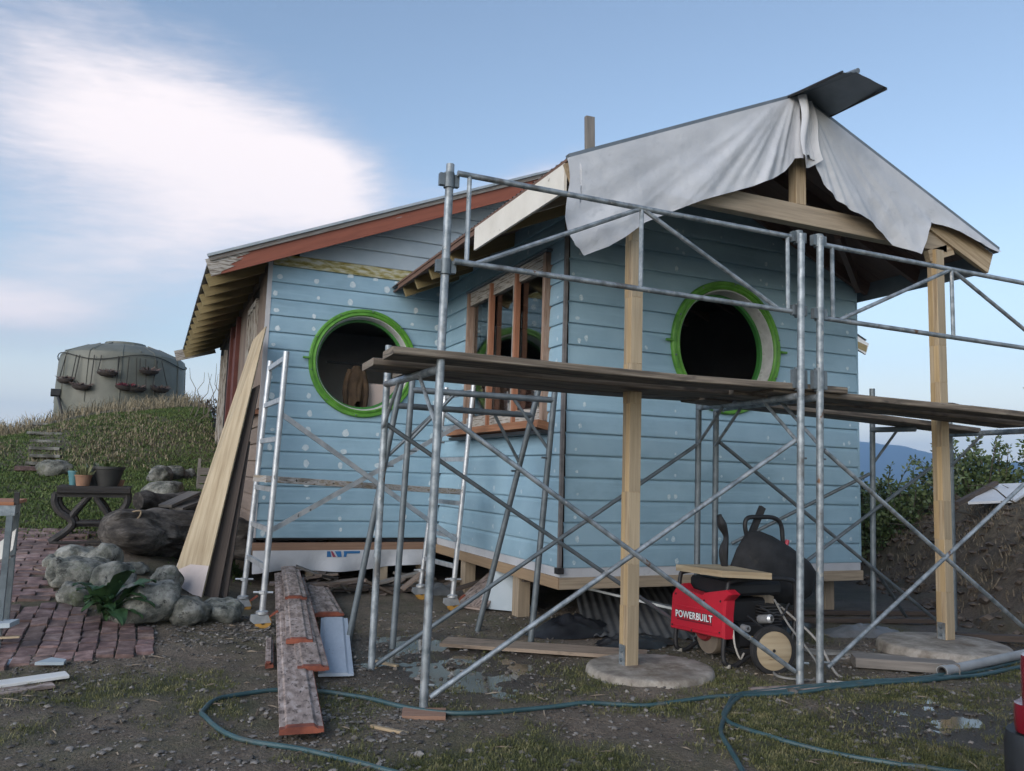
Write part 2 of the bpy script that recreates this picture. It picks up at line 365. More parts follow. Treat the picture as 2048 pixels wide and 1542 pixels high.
def cover(x, y):
    """(green grass, dry grass) 0..1"""
    d = bank_d(x, y)
    n = fbm(x, y, .9, 3.3); n2 = fbm(x, y, .28, 9.1)
    if x < 1.1 and y > 9:
        g = sst(9.2, 10.6, y + n * .5) * (1 - .35 * sst(14.0, 14.8, y + n * .8) * (1 - sst(16.6, 17.4, y)))
        dr = sst(13.8, 14.8, y + n * .8) * .62 * (1 - .4 * sst(-.2, .6, x))
        if -2.4 < x < 0 and y < 10.4: g *= sst(9.7, 10.4, y)
        return max(0, g * (.75 + .5 * n2)), max(0, dr)
    if y > 16.5: return .5, .4
    if d > -.1: return .45 * sst(.9, 1.6, d) * max(0, .4 + n2), .75 * sst(.2, .9, d)
    g = sst(-.22, .45, n + .35 * fbm(x, y, 2.6, 1) + .26 * sst(4.8, 3.4, y) - .04)
    g *= 1 - sst(5.0, 6.0, y) * .9
    g *= 1 - .8 * sst(.3, .7, pud(x, y))
    if under_house(x, y): g = 0
    if x < .2 and 5.9 < y < 9.6: g *= .3
    return g, 0.12 * g
def rut(x, y):
    w = sst(1.2, .2, abs(fbm(x, y, .5, 7.7)) * 2.2)
    return .010 * fbm(x, y, 2.3, 4.0) + fbm(x, y, 6.0, 2.0, 3) * (.007 + .008 * w) + .010 * abs(fbm(x, y, 3.4, 8.8, 2)) + max(0, fbm(x, y, 1.1, 6.6)) * .012
def ground_z(x, y):
    h = height(x, y); n = rut(x, y); d = bank_d(x, y)
    k = 1.0
    if 0 < d < 2.2: n += fbm(x, y, 1.6, 5.5, 5) * .14
    if y > 12: n += fbm(x, y, .5, 2.5) * .06
    n += pud(x, y) * (-.020 + .022 * fbm(x, y, 1.9, 12.3, 3) + .012 * fbm(x, y, 5.0, 2.3, 3))
    return h + n * k
def axis(segs):
    out = []
    for a, b, st in segs:
        k = max(1, int(round((b - a) / st)))
        out += [a + (b - a) * i / k for i in range(k)]
    return out + [segs[-1][1]]
xs = axis([(-6000, -2000, 1000), (-2000, -300, 280), (-300, -60, 30), (-60, -14, 4.6), (-14, -4, .5), (-4, -2.4, .12), (-2.4, 7.6, .038), (7.6, 13, .12), (13, 30, .8), (30, 100, 5), (100, 600, 45), (600, 6000, 900)])
ys = axis([(-500, -60, 110), (-60, -6, 5), (-6, 2.0, .5), (2.0, 8.2, .038), (8.2, 13, .11), (13, 26, .22), (26, 60, 2), (60, 200, 12), (200, 1000, 90), (1000, 6200, 860)])
nx, ny = len(xs), len(ys)
V = []; CG = []; CD = []; CWt = []
for y in ys:
    for x in xs:
        if -2.6 < x < 13 and 1.5 < y < 26:
            z = ground_z(x, y); g, dr = cover(x, y); w = max(sst(.15, .6, pud(x, y)), .5 * sst(4.5, 6, x) * sst(1, .2, abs(bank_d(x, y) + .4)))
        else:
            z = height(x, y); g, dr, w = (.5, .5, 0)
        V.append((x, y, z)); CG.append(g); CD.append(dr); CWt.append(w)
F = [(j * nx + i, j * nx + i + 1, (j + 1) * nx + i + 1, (j + 1) * nx + i) for j in range(ny - 1) for i in range(nx - 1)]
me = bpy.data.meshes.new('ground'); me.from_pydata(V, [], F)
me.polygons.foreach_set('use_smooth', [True] * len(me.polygons))
for nm, arr in (('green', CG), ('dry', CD), ('wet', CWt)):
    a = me.attributes.new(nm, 'FLOAT', 'POINT'); a.data.foreach_set('value', arr)
ground = bpy.data.objects.new('ground', me); COL.objects.link(ground); tag(ground, kind='structure')
# mud / turf material
m = bpy.data.materials.new('muddy_ground'); m.use_nodes = True; nt = m.node_tree; n = nt.nodes; l = nt.links; b = n['Principled BSDF']
t = n.new('ShaderNodeTexCoord')
def gn(scale, det=6, ro=.65, di=0.0, st=(1, 1, 1)):
    mp = n.new('ShaderNodeMapping'); mp.inputs['Scale'].default_value = st; l.new(t.outputs['Object'], mp.inputs[0])
    x = n.new('ShaderNodeTexNoise'); x.inputs['Scale'].default_value = scale; x.inputs['Detail'].default_value = det; x.inputs['Roughness'].default_value = ro; x.inputs['Distortion'].default_value = di
    l.new(mp.outputs[0], x.inputs['Vector']); return x.outputs[0]
def gramp(f, st):
    r = n.new('ShaderNodeValToRGB'); e = r.color_ramp.elements
    while len(e) < len(st): e.new(.5)
    for k, (p, c) in enumerate(st): e[k].position = p; e[k].color = (*c, 1)
    l.new(f, r.inputs[0]); return r.outputs[0]
def gmix(f, a, c):
    x = n.new('ShaderNodeMix'); x.data_type = 'RGBA'
    for s_, v_ in ((x.inputs[0], f), (x.inputs[6], a), (x.inputs[7], c)):
        if isinstance(v_, (int, float)): s_.default_value = v_
        elif isinstance(v_, tuple): s_.default_value = (*v_, 1)
        else: l.new(v_, s_)
    return x.outputs[2]
def attr(nm):
    a = n.new('ShaderNodeAttribute'); a.attribute_name = nm; return a.outputs['Fac']
mud = gramp(gn(2.2, 9, .7), [(.36, (.085, .062, .043)), (.5, (.21, .16, .115)), (.62, (.32, .258, .195))])
grit = gramp(gn(46, 4, .75), [(.38, (.06, .048, .037)), (.60, (.32, .27, .22))])
mud = gmix(.45, mud, grit)
moss = gramp(gn(.9, 8, .75, .4), [(.46, (0, 0, 0)), (.58, (1, 1, 1))])
mossf = n.new('ShaderNodeMath'); mossf.operation = 'MULTIPLY'; mossf.inputs[1].default_value = .6; l.new(moss, mossf.inputs[0])
mud = gmix(mossf.outputs[0], mud, (.125, .122, .060))
turf = gramp(gn(9), [(.35, (.045, .055, .020)), (.65, (.115, .135, .052))])
dry = gramp(gn(7, 6, .7, .5), [(.38, (.08, .064, .045)), (.62, (.26, .215, .155))])
c1 = gmix(attr('green'), mud, turf); c2 = gmix(attr('dry'), c1, dry)
wet = gmix(attr('wet'), c2, (.060, .046, .034))
l.new(wet, b.inputs['Base Color'])
rmx = n.new('ShaderNodeMapRange'); l.new(attr('wet'), rmx.inputs[0]); rmx.inputs[3].default_value = .82; rmx.inputs[4].default_value = .35; l.new(rmx.outputs[0], b.inputs['Roughness'])
bp = n.new('ShaderNodeBump'); bp.inputs['Distance'].default_value = .055; bp.inputs['Strength'].default_value = 1
hadd = n.new('ShaderNodeMath'); hadd.operation = 'MULTIPLY_ADD'; l.new(gn(17, 8, .74), hadd.inputs[0]); hadd.inputs[1].default_value = 1.0; l.new(gn(60, 3, .7), hadd.inputs[2])
l.new(hadd.outputs[0], bp.inputs['Height']); l.new(bp.outputs[0], b.inputs['Normal'])
me.materials.append(m)

# puddles: flat water lying in the hollows
waterm = M('muddy_water', [(.3, (.10, .085, .058)), (.7, (.14, .12, .085))], .10, 3, spec=.9, ior=1.45)
for k, (a, c, rx, ry) in enumerate(PUD):
    mb = MB(); mb.poly([(a + rx * 1.25 * math.cos(q * .2618) * (1 + .1 * math.sin(q * 2.1)), c + ry * 1.25 * math.sin(q * .2618), -.010 if k == 0 else (-.0145 if k == 1 else -.008)) for q in range(24)])
    mb.build('puddle', waterm, kind='structure')

# far mountain range and the air in front of it
mtn = M('mountain_bush', [(.3, (.020, .028, .022)), (.7, (.04, .05, .04))], .95, .002)
mb = MB(); D = 5200
def ridge(a):
    return 5200 * math.tan(R_(2.6 + .55 * math.sin(a * .16 + 2.2) + .35 * math.sin(a * .41 + .8) + .22 * mnoise.noise(Vector((a * .35, 1.7, 0))) + .10 * mnoise.noise(Vector((a * 1.6, 4.7, 0)))))
def mfn(u, v):
    a = 18 + u * 140; h = ridge(a); r = D * .98 + (1 - v) * -1500 + 250 * mnoise.noise(Vector((a * .3, v * 3, 2)))
    return (r * math.sin(R_(a)), r * math.cos(R_(a)), -24 + (h + 24) * v ** 1.3)
mb.grid(mfn, 280, 8)
mb.build('mountain_range', mtn, smooth=True, kind='structure', sharp=180)
hz_ = MB().box((0, 2900, 155), 12400, 7000, 470).build('haze', None or M('air', [(.3, (.5, .5, .5)), (.7, (.5, .5, .5))]), kind='stuff', origin=(0, 2900, 155))
air = bpy.data.materials.new('haze_air'); air.use_nodes = True; an = air.node_tree.nodes; an.clear()
pv = an.new('ShaderNodeVolumePrincipled'); pv.inputs['Color'].default_value = (.36, .62, 1, 1); pv.inputs['Density'].default_value = .00025; pv.inputs['Anisotropy'].default_value = 0
ao = an.new('ShaderNodeOutputMaterial'); air.node_tree.links.new(pv.outputs[0], ao.inputs['Volume'])
hz_.data.materials.clear(); hz_.data.materials.append(air)

# ---------------------------------------------------------------- grass and stones lying about
def blade_mat(name, stops):
    return M(name, stops, .7, 9, spec=.25, vec_rand=False, nrough=.75)
gmat = blade_mat('grass_blades', [(.37, (.050, .060, .022)), (.5, (.112, .120, .046)), (.62, (.22, .20, .105))])
lawnm = blade_mat('lawn_blades', [(.35, (.055, .090, .026)), (.5, (.095, .145, .042)), (.65, (.16, .175, .07))])
drym = blade_mat('dry_blades', [(.35, (.13, .105, .065)), (.5, (.22, .185, .12)), (.65, (.32, .28, .20))])
bankm = blade_mat('bank_blades', [(.35, (.10, .078, .056)), (.5, (.19, .155, .11)), (.65, (.29, .25, .18))])
def blades(name, spots, mat, label, cat):
    V = []; F = []
    for (x, y, z, h, w, lean) in spots:
        a = random.random() * 6.283; b_ = random.random() * 6.283
        dx_, dy_ = math.cos(a) * w / 2, math.sin(a) * w / 2; lx, ly = math.cos(b_) * lean * h, math.sin(b_) * lean * h
        k = len(V)
        V += [(x - dx_, y - dy_, z - .01), (x + dx_, y + dy_, z - .01), (x + lx * .35 + dx_ * .8, y + ly * .35 + dy_ * .8, z + h * .6), (x + lx * .35 - dx_ * .8, y + ly * .35 - dy_ * .8, z + h * .6), (x + lx, y + ly, z + h * (1 - .35 * lean))]
        F += [(k, k + 1, k + 2, k + 3), (k + 3, k + 2, k + 4)]
    me = bpy.data.meshes.new(name); me.from_pydata(V, [], F); me.materials.append(mat)
    o = bpy.data.objects.new(name, me); COL.objects.link(o); return tag(o, label, cat, kind='stuff')
rnd = random.Random(11)
sp = []
while len(sp) < 135000:      # trodden yard grass
    x = rnd.uniform(-1.4, 6.4); y = 2.1 + 4.6 * rnd.random() ** 1.3
    g = cover(x, y)[0]
    if rnd.random() > g: continue
    if .35 < x < .95 and 3.9 < y < 9 and x > .55: continue
    for q in range(rnd.randint(2, 6)):
        X = x + rnd.gauss(0, .022); Y = y + rnd.gauss(0, .022)
        sp.append((X, Y, ground_z(x, y), rnd.uniform(.010, .034), rnd.uniform(.0025, .005), rnd.uniform(.5, 1.7)))
blades('yard_grass', sp, gmat, 'sparse short grass tufts across the muddy yard', 'grass')
sp = []
while len(sp) < 90000:      # lawn on the slope
    y = rnd.uniform(9.2, 19); x = rnd.uniform(-.45 * y * .55, 1.08)
    g, dr = cover(x, y)
    if rnd.random() > g: continue
    if -1.85 < x < -1.3 and 13.8 < y < 17 and rnd.random() < .55: continue
    for q in range(2):
        X = x + rnd.gauss(0, .03); Y = y + rnd.gauss(0, .03)
        sp.append((X, Y, ground_z(x, y), rnd.uniform(.02, .06), rnd.uniform(.008, .016), rnd.uniform(.5, 1.6)))
blades('lawn_grass', sp, lawnm, 'green lawn grass on the slope left of the house', 'grass')
sp = []
while len(sp) < 19000:      # long dry grass on the bank and round the tank
    y = rnd.uniform(13.8, 26); x = rnd.uniform(-.3 * y * .7, 1.6)
    g, dr = cover(x, y)
    n_ = fbm(x, y, .8, 7)
    if rnd.random() > dr * sst(-.25, .35, n_): continue
    tall = sst(17.5, 19.5, y)
    for q in range(3):
        X = x + rnd.gauss(0, .06); Y = y + rnd.gauss(0, .06)
        sp.append((X, Y, ground_z(x, y), rnd.uniform(.03, .09) + tall * (rnd.random() ** 4) * .40, rnd.uniform(.009, .02), rnd.uniform(.2, .8)))
blades('dry_grass', sp, drym, 'long straw coloured grass on the bank round the tank', 'grass')
sp = []
while len(sp) < 11000:      # cut bank at the right
    x = rnd.uniform(7, 13); y = rnd.uniform(3, 12); d = bank_d(x, y)
    if not (.15 < d < 3.5): continue
    n_ = fbm(x, y, 1.2, 3)
    if rnd.random() > sst(-.3, .3, n_) * sst(.1, .9, d) + .12: continue
    for q in range(3):
        X = x + rnd.gauss(0, .04); Y = y + rnd.gauss(0, .04)
        sp.append((X, Y, ground_z(x, y), rnd.uniform(.04, .14), rnd.uniform(.006, .012), rnd.uniform(.5, 1.4)))
blades('bank_grass', sp, bankm, 'withered grass hanging over the cut earth bank', 'grass')

def stones(name, spots, mat, label):
    V = []; F = []
    base = [(1, 0, 0), (-1, 0, 0), (0, 1, 0), (0, -1, 0), (0, 0, 1), (0, 0, -1), (.6, .6, .55), (-.6, .6, .5), (.6, -.6, .5), (-.6, -.6, .55)]
    tri = [(4, 6, 7), (4, 7, 9), (4, 9, 8), (4, 8, 6), (0, 2, 6), (2, 7, 6), (2, 1, 7), (1, 9, 7), (1, 3, 9), (3, 8, 9), (3, 0, 8), (0, 6, 8), (5, 2, 0), (5, 1, 2), (5, 3, 1), (5, 0, 3)]
    for (x, y, z, r) in spots:
        k = len(V); a = rnd.random() * 6.28; ca, sa = math.cos(a), math.sin(a); sx, sy, sz = r * rnd.uniform(.7, 1.4), r * rnd.uniform(.7, 1.1), r * rnd.uniform(.45, .8)
        for p in base:
            j = rnd.uniform(.8, 1.15); px_, py_ = p[0] * sx * j, p[1] * sy * j
            V.append((x + px_ * ca - py_ * sa, y + px_ * sa + py_ * ca, z + p[2] * sz * j))
        F += [(a_ + k, b_ + k, c_ + k) for a_, b_, c_ in tri]
    me = bpy.data.meshes.new(name); me.from_pydata(V, [], F); me.materials.append(mat)
    me.polygons.foreach_set('use_smooth', [True] * len(F)); me.set_sharp_from_angle(angle=R_(50))
    o = bpy.data.objects.new(name, me); COL.objects.link(o); return tag(o, label, 'gravel', kind='stuff')
sp = []
while len(sp) < 9000:
    x = rnd.uniform(-1.0, 5.8); y = 2.2 + 5.2 * rnd.random() ** 1.2
    dens = .16 + .9 * math.exp(-(((x - .75) / .55) ** 2 + ((y - 6.75) / .45) ** 2)) + .5 * math.exp(-(((x - 1.0) / .5) ** 2 + ((y - 4.1) / .5) ** 2)) + .35 * max(0, fbm(x, y, 1.1, 8))
    if rnd.random() > dens: continue
    r = rnd.choice([.006, .008, .01, .013, .018]) * rnd.uniform(.7, 1.25)
    if rnd.random() < .012: r *= 2
    sp.append((x, y, ground_z(x, y) + r * .15, r))
stones('gravel', sp, M('gravel_stone', [(.36, (.05, .045, .04)), (.5, (.13, .118, .105)), (.62, (.27, .25, .23))], .9, 11, vec_rand=False), 'loose gravel and grit scattered over the yard')
# chips, twigs and splinters of wood trodden into the mud
V2 = []; F2 = []
for q in range(420):
    x = rnd.uniform(-.6, 5.6); y = 2.3 + 5.0 * rnd.random() ** 1.1; a = rnd.random() * 6.28; L = rnd.uniform(.015, .07); w = rnd.uniform(.002, .009); z = ground_z(x, y) + .003
    if pud(x, y) > .5: continue
    c_, s_ = math.cos(a), math.sin(a); k = len(V2); t = rnd.uniform(-.01, .02)
    V2 += [(x - c_ * L - s_ * w, y - s_ * L + c_ * w, z), (x - c_ * L + s_ * w, y - s_ * L - c_ * w, z), (x + c_ * L + s_ * w * .6, y + s_ * L - c_ * w * .6, z + t), (x + c_ * L - s_ * w * .6, y + s_ * L + c_ * w * .6, z + t), (x, y, z + .006 + abs(t) * .5)]
    F2 += [(k, k + 1, k + 4), (k + 1, k + 2, k + 4), (k + 2, k + 3, k + 4), (k + 3, k, k + 4)]
me = bpy.data.meshes.new('wood_chips'); me.from_pydata(V2, [], F2); me.materials.append(M('chip_wood', [(.38, (.05, .04, .03)), (.5, (.16, .125, .09)), (.62, (.34, .28, .21))], .85, 3.0, vec_rand=False))
o = bpy.data.objects.new('wood_chips', me); COL.objects.link(o); tag(o, 'small chips and splinters of wood trodden into the yard', 'wood chips', kind='stuff')
# clods of earth on the face of the bank
sp = []
while len(sp) < 420:
    x = rnd.uniform(6.9, 11); y = rnd.uniform(3.5, 11); d = bank_d(x, y)
    if not (-.15 < d < 1.4): continue
    r = rnd.uniform(.02, .07) * (1.6 if rnd.random() < .12 else 1)
    sp.append((x, y, ground_z(x, y) + r * .1, r))
stones('earth_clods', sp, M('clod_earth', [(.36, (.06, .046, .037)), (.64, (.15, .12, .095))], .95, 9, bump=.006, bscale=30, vec_rand=False), 'clods of dark earth fallen along the cut bank')

# ---------------------------------------------------------------- brick path (each brick an object)
path = MB()
PATH = [(-1.75, 5.95), (-.7, 5.98), (-.16, 6.05), (.08, 6.2), (.10, 6.85), (-.22, 7.1), (-.55, 7.7), (-.72, 8.4), (-.62, 9.3), (-.45, 10.2), (-1.75, 10.3)]
path.poly([(x, y, height(x, y) - .02) for x, y in PATH])
def inpoly(x, y, P_):
    c = False
    for (x1, y1), (x2, y2) in zip(P_, P_[1:] + P_[:1]):
        if (y1 > y) != (y2 > y) and x < (x2 - x1) * (y - y1) / (y2 - y1) + x1: c = not c
    return c
bed = MB()
bed.grid(lambda u, v: ((lambda x, y: (x, y, height(x, y) - (.024 if inpoly(x, y, PATH) else .12) + .012 * fbm(x, y, 5)))(-1.75 + u * 1.75, 6.02 + v * 4.2)), 24, 40)
bedm = M('sandy_joint', [(.3, (.06, .05, .04)), (.7, (.10, .085, .068))], .9, 14, bump=.004)
pathr = bed.build('brick_path', bedm, smooth=True, kind='structure')
bmesh_var = []
for q in range(6):
    mb = MB(); mb.bar((-.111, 0, 0), (.111, 0, 0), .108, .07, ch=.004)
    o = mb.build('brick', brickm)
    for v_ in o.data.vertices:
        v_.co += Vector((random.gauss(0, .0016), random.gauss(0, .0016), random.gauss(0, .0012)))
    bmesh_var.append(o.data); bpy.data.objects.remove(o)
def lay(x, y, rz, sl=1.0):
    z = height(x, y); sx_ = (height(x + .1, y) - height(x - .1, y)) / .2; sy_ = (height(x, y + .1) - height(x, y - .1)) / .2
    o = bpy.data.objects.new('brick', random.choice(bmesh_var)); COL.objects.link(o); o.parent = pathr
    nrm = Vector((-sx_ + random.gauss(0, .04), -sy_ + random.gauss(0, .04), 1)).normalized()
    o.rotation_euler = (Vector((0, 0, 1)).rotation_difference(nrm).to_matrix() @ Matrix.Rotation(rz + random.gauss(0, .025), 3, 'Z')).to_euler()
    o.scale = (sl, 1, 1)
    o.location = (x, y, z - .012 + random.gauss(0, .0045))
c_ = 0
for i in range(-7, 2):          # soldier columns at the front edge
    for j in range(9):
        x = -.06 + i * .119 + .008 * math.sin(j); y = 6.14 + j * .198 + (.05 if i % 2 else 0) + .02 * i
        if y > 7.55 + .1 * math.sin(i) or not inpoly(x, y - .02, PATH): continue
        lay(x, y, math.pi / 2, .78)
for j in range(23):
    for i in range(8):
        x = -1.72 + i * .236 + (.118 if j % 2 else 0); y = 7.72 + j * .117
        if inpoly(x + .06, y, PATH): lay(x, y, .03)
# ------------------------------------------------------------------ house
XB0, XB1, YB, YL, XL, XR, YE = 3.22, 6.60, 6.156, 9.33, 1.10, 9.35, 16.4
ZB, BH = .545, .191
house = thing('house', 'pale blue weatherboard cottage under renovation with two round green framed windows', 'house', (3.2, 9.3, 0))
AP = (4.50, 4.36); EL_ = (2.49, 3.47); ER_ = (6.77, 3.45)     # porch roof: ridge, left eave, right eave (X, Z)
def bay_roof(x): return AP[1] - (AP[1] - EL_[1]) / (AP[0] - EL_[0]) * (AP[0] - x) if x < AP[0] else AP[1] - (AP[1] - ER_[1]) / (ER_[0] - AP[0]) * (x - AP[0])
MAP = (5.17, 5.50); MS = .418
def main_roof(x): return MAP[1] - MS * abs(x - MAP[0])
PROF = [(0.0, .004), (0.0, .021), (.010, .0235), (.150, .017), (.176, .010), (.187, .001)]
def wall_boards(parent, org, u, nrm, u0, u1, z0, z1, mat_of, hole=None, top=None, step=.06):
    """one mesh per weatherboard; hole(u)->(zlo,zhi) or None; top(u)->z limit"""
    org = Vector(org); u = Vector(u); nrm = Vector(nrm); k = 0; z = z0
    while z < z1 - .01:
        mb = MB(); zt = z + BH
        hit = hole and any(hole(u0 + (u1 - u0) * q / 200) and not (hole(u0 + (u1 - u0) * q / 200)[0] > zt or hole(u0 + (u1 - u0) * q / 200)[1] < z) for q in range(201))
        clip = top and any(top(u0 + (u1 - u0) * q / 60) < zt for q in range(61))
        ns = max(1, int((u1 - u0) / (.012 if hit else step))) if (hit or clip) else 6
        off = random.random() * 30; jit = random.gauss(0, .0006)
        def P_(a, zz):
            h = zz - z; d = PROF[-1][1]
            for (ha, da), (hb, db) in zip(PROF[1:], PROF[2:]):
                if h <= hb: d = da + (db - da) * (h - ha) / (hb - ha); break
            return org + u * a + nrm * (d + jit) + Vector((0, 0, zz))
        cols = [u0 + (u1 - u0) * i / ns for i in range(ns + 1)]
        for a, c in zip(cols, cols[1:]):
            m_ = (a + c) / 2; lim = min(zt, top(m_)) if clip else zt
            if lim <= z + .004: continue
            ivs = [(z, lim)]
            hh = hole(m_) if hit else None
            if hh: ivs = [(max(p, z), min(q, lim)) for p, q in ((z, hh[0]), (hh[1], lim)) if min(q, lim) - max(p, z) > .002]
            for (p, q) in ivs:
                zs = sorted({p, q} | {z + h for h, d in PROF[1:] if p < z + h < q})
                for za, zb in zip(zs, zs[1:]):
                    mb.poly([P_(a, za), P_(c, za), P_(c, zb), P_(a, zb)], [(off + a, za), (off + c, za), (off + c, zb), (off + a, zb)])
                if p == z:   # underside lip
                    mb.poly([org + u * a + nrm * .002 + Vector((0, 0, z)), org + u * c + nrm * .002 + Vector((0, 0, z)), P_(c, z), P_(a, z)])
        for piece in mb.pieces(): piece.build('weatherboard', mat_of(k, z), parent)
        k += 1; z += BH
def patches(parent, org, u, nrm, pts, mat=None, r0=.022):
    mb = MB(); org = Vector(org); u = Vector(u); nrm = Vector(nrm)
    for (a, z) in pts:
        k = int((z - ZB) / BH); h = z - ZB - k * BH
        d = .0235 - (h - .01) / .14 * .0065 if h < .15 else .017 - (h - .15) / .026 * .007
        n_ = 9; ra = r0 * random.uniform(.6, 1.25); ph = random.random() * 6; el_ = random.uniform(.75, 1.5)
        mb.poly([org + u * (a + ra * math.cos(q * .698 + ph) * random.uniform(.75, 1.2)) + nrm * (d + .0022) + Vector((0, 0, z + ra * el_ * math.sin(q * .698 + ph) * random.uniform(.75, 1.2))) for q in range(n_)])
    return mb.build('filler_patches', mat or filler, parent, kind='stuff')
def shell(name, poly_pts, mat, hole=None):
    pass

# ---- porch-side wall (front of the bay)
W2 = (4.93, 2.575); RO = .575
def circ(c):
    return lambda a: (c[1] - math.sqrt(RO * RO - (a - c[0]) ** 2), c[1] + math.sqrt(RO * RO - (a - c[0]) ** 2)) if abs(a - c[0]) < RO else None
def wall_sheet(mb, org, u, nrm, u0, u1, z0, top, hole, depth, step=.04):
    org = Vector(org); u = Vector(u); nrm = Vector(nrm); ns = int((u1 - u0) / step)
    for i in range(ns):
        a = u0 + (u1 - u0) * i / ns; c = u0 + (u1 - u0) * (i + 1) / ns; m_ = (a + c) / 2; t_ = top(m_) if callable(top) else top
        hh = hole(m_) if hole else None
        for (p, q) in ([(z0, t_)] if not hh else [(z0, min(hh[0], t_)), (hh[1], t_)]):
            if q - p < .01: continue
            for dd in depth: mb.poly([org + u * a + nrm * dd + Vector((0, 0, p)), org + u * c + nrm * dd + Vector((0, 0, p)), org + u * c + nrm * dd + Vector((0, 0, q)), org + u * a + nrm * dd + Vector((0, 0, q))])
lining = M('wall_lining', [(.3, (.022, .022, .022)), (.7, (.035, .034, .033))], .85, 3)
mb = MB(); wall_sheet(mb, (0, YB, 0), (1, 0, 0), (0, -1, 0), XB0 + .02, XB1 - .02, ZB - .02, lambda a: bay_roof(a) - .035, circ(W2), (-.004, -.11))
wf = mb.build('front_wall', lining, house)
wall_boards(wf, (0, YB, 0), (1, 0, 0), (0, -1, 0), XB0 + .012, XB1, ZB, 4.3, lambda k, z: blue, circ(W2), lambda a: bay_roof(a) - .15)
pts = []
for k in range(17):
    for a in (3.34, 3.95, 4.36, 4.86, 5.42, 5.62, 6.10, 6.48):
        z = ZB + k * BH + .045 + random.gauss(0, .006); a_ = a + random.gauss(0, .012)
        if math.hypot(a_ - W2[0], z - W2[1]) < .70 or z > bay_roof(a_) - .3: continue
        if random.random() < .82: pts.append((a_, z))
        if random.random() < .2: pts.append((a_ + random.choice([-.07, .07]), z + random.gauss(0, .02)))
filler2 = M('filler_paste_grey', [(.38, (.34, .47, .53)), (.5, (.48, .60, .65)), (.62, (.60, .70, .74))], .8, 60)
patches(wf, (0, YB, 0), (1, 0, 0), (0, -1, 0), pts, filler2, .017)
# bottom band of wrap and bearer under it
MB().bar((XB0 - .02, YB - .012, .505), (XB1 + .01, YB - .012, .505), .012, .075).build('wrap_band', wrapm, house)
MB().bar((XB0 - .03, YB - .02, .42), (XB1 + .02, YB - .02, .42), .045, .095).build('bearer', pinegrey, house)

# ---- side wall of the bay with the casement window
WIN = (6.47, 8.42, 1.80, 3.33)      # Y0, Y1, Z0, Z1
def winhole(a): return (WIN[2] - .02, WIN[3] + .02) if WIN[0] - .03 < a < WIN[1] + .03 else None
side_top = lambda a: bay_roof(XB0) - .03
mb = MB(); wall_sheet(mb, (XB0, 0, 0), (0, 1, 0), (-1, 0, 0), YB + .02, YL, ZB - .02, side_top, winhole, (-.004, -.11))
ws = mb.build('side_wall', lining, house)
wall_boards(ws, (XB0, 0, 0), (0, 1, 0), (-1, 0, 0), YB + .012, YL - .02, ZB, 3.75, lambda k, z: blue, winhole, side_top, step=.2)
pts = []
for k in range(17):
    for a in (6.27, 6.95, 7.6, 8.15, 8.62, 9.1):
        z = ZB + k * BH + .05 + random.gauss(0, .008); a_ = a + random.gauss(0, .012)
        if winhole(a_) and winhole(a_)[0] - .07 < z < winhole(a_)[1] + .05: continue
        if random.random() < .85: pts.append((a_, z))
patches(ws, (XB0, 0, 0), (0, 1, 0), (-1, 0, 0), pts, filler, .018)
MB().bar((XB0 - .012, YB - .02, .505), (XB0 - .012, YL, .505), .012, .075).build('wrap_band', wrapm, house)
MB().bar((XB0 - .02, YB - .04, .42), (XB0 - .02, YL + .2, .42), .045, .095).build('bearer', M('bearer_wood', [(.2, (.24, .165, .10)), (.8, (.36, .26, .165))], .75, 2, UVS, 'UV', bump=.0008, bscale=3), house)
# corner stop: strip of bare flashing
MB().bar((XB0 - .028, YB - .028, ZB - .015), (XB0 - .028, YB - .028, 3.66), .03, .03, up=(0, 1, 0)).build('corner_stop', M('corner_zinc', [(.3, (.09, .085, .085)), (.7, (.2, .19, .19))], .6, 9), house)
MB().box((XB0 - .03, YB - .03, ZB - .02), .06, .06, .05).build('corner_cap', blackm, house)
MB().bar((XB1 + .01, YB - .012, ZB), (XB1 + .01, YB - .012, 3.5), .02, .022, up=(0, 1, 0)).build('corner_stop', blue, house)
# casement
y0, y1, z0, z1 = WIN; xw = XB0
win = MB()
fr = MB()
fr.bar((xw - .03, y0, z0), (xw - .03, y0, z1), .05, .09, up=(1, 0, 0))
casement = fr.build('casement_window', M('frame_bare', [(.3, (.22, .13, .085)), (.6, (.33, .24, .19)), (.8, (.42, .36, .31))], .8, 3, (2, 20, 1), 'UV', bump=.001), house)
MB().bar((xw - .03, y1, z0), (xw - .03, y1, z1), .05, .09, up=(1, 0, 0)).build('stile', MATS['frame_bare'], casement)
MB().bar((xw - .02, y0 - .02, z1 - .07), (xw - .02, y1 + .02, z1 - .07), .06, .15).build('head_rail', flakewhite, casement)
MB().bar((xw - .035, y0 - .05, z1 + .02), (xw - .035, y1 + .06, z1 + .02), .08, .02).build('head_flashing', flash, casement)
MB().bar((xw - .02, y0, z0 + .07), (xw - .02, y1, z0 + .07), .06, .11).build('bottom_rail', flakewhite, casement)
for t_ in (1 / 3., 2 / 3.):
    yy = y0 + (y1 - y0) * t_
    MB().bar((xw - .035, yy + .03, z0), (xw - .035, yy + .03, z1 - .10), .05, .06, up=(1, 0, 0)).build('mullion', flakewhite, casement)
    MB().bar((xw - .055, yy - .025, z0 - .02), (xw - .055, yy - .025, z1 - .02), .045, .05, up=(1, 0, 0)).build('mullion', M('mullion_red', [(.3, (.26, .11, .06)), (.7, (.36, .17, .10))], .7, 3, UVS, 'UV'), casement)
glass = bpy.data.materials.new('window_glass'); glass.use_nodes = True
gb = glass.node_tree.nodes['Principled BSDF']; gb.inputs['Base Color'].default_value = (.85, .92, .92, 1); gb.inputs['Roughness'].default_value = .02
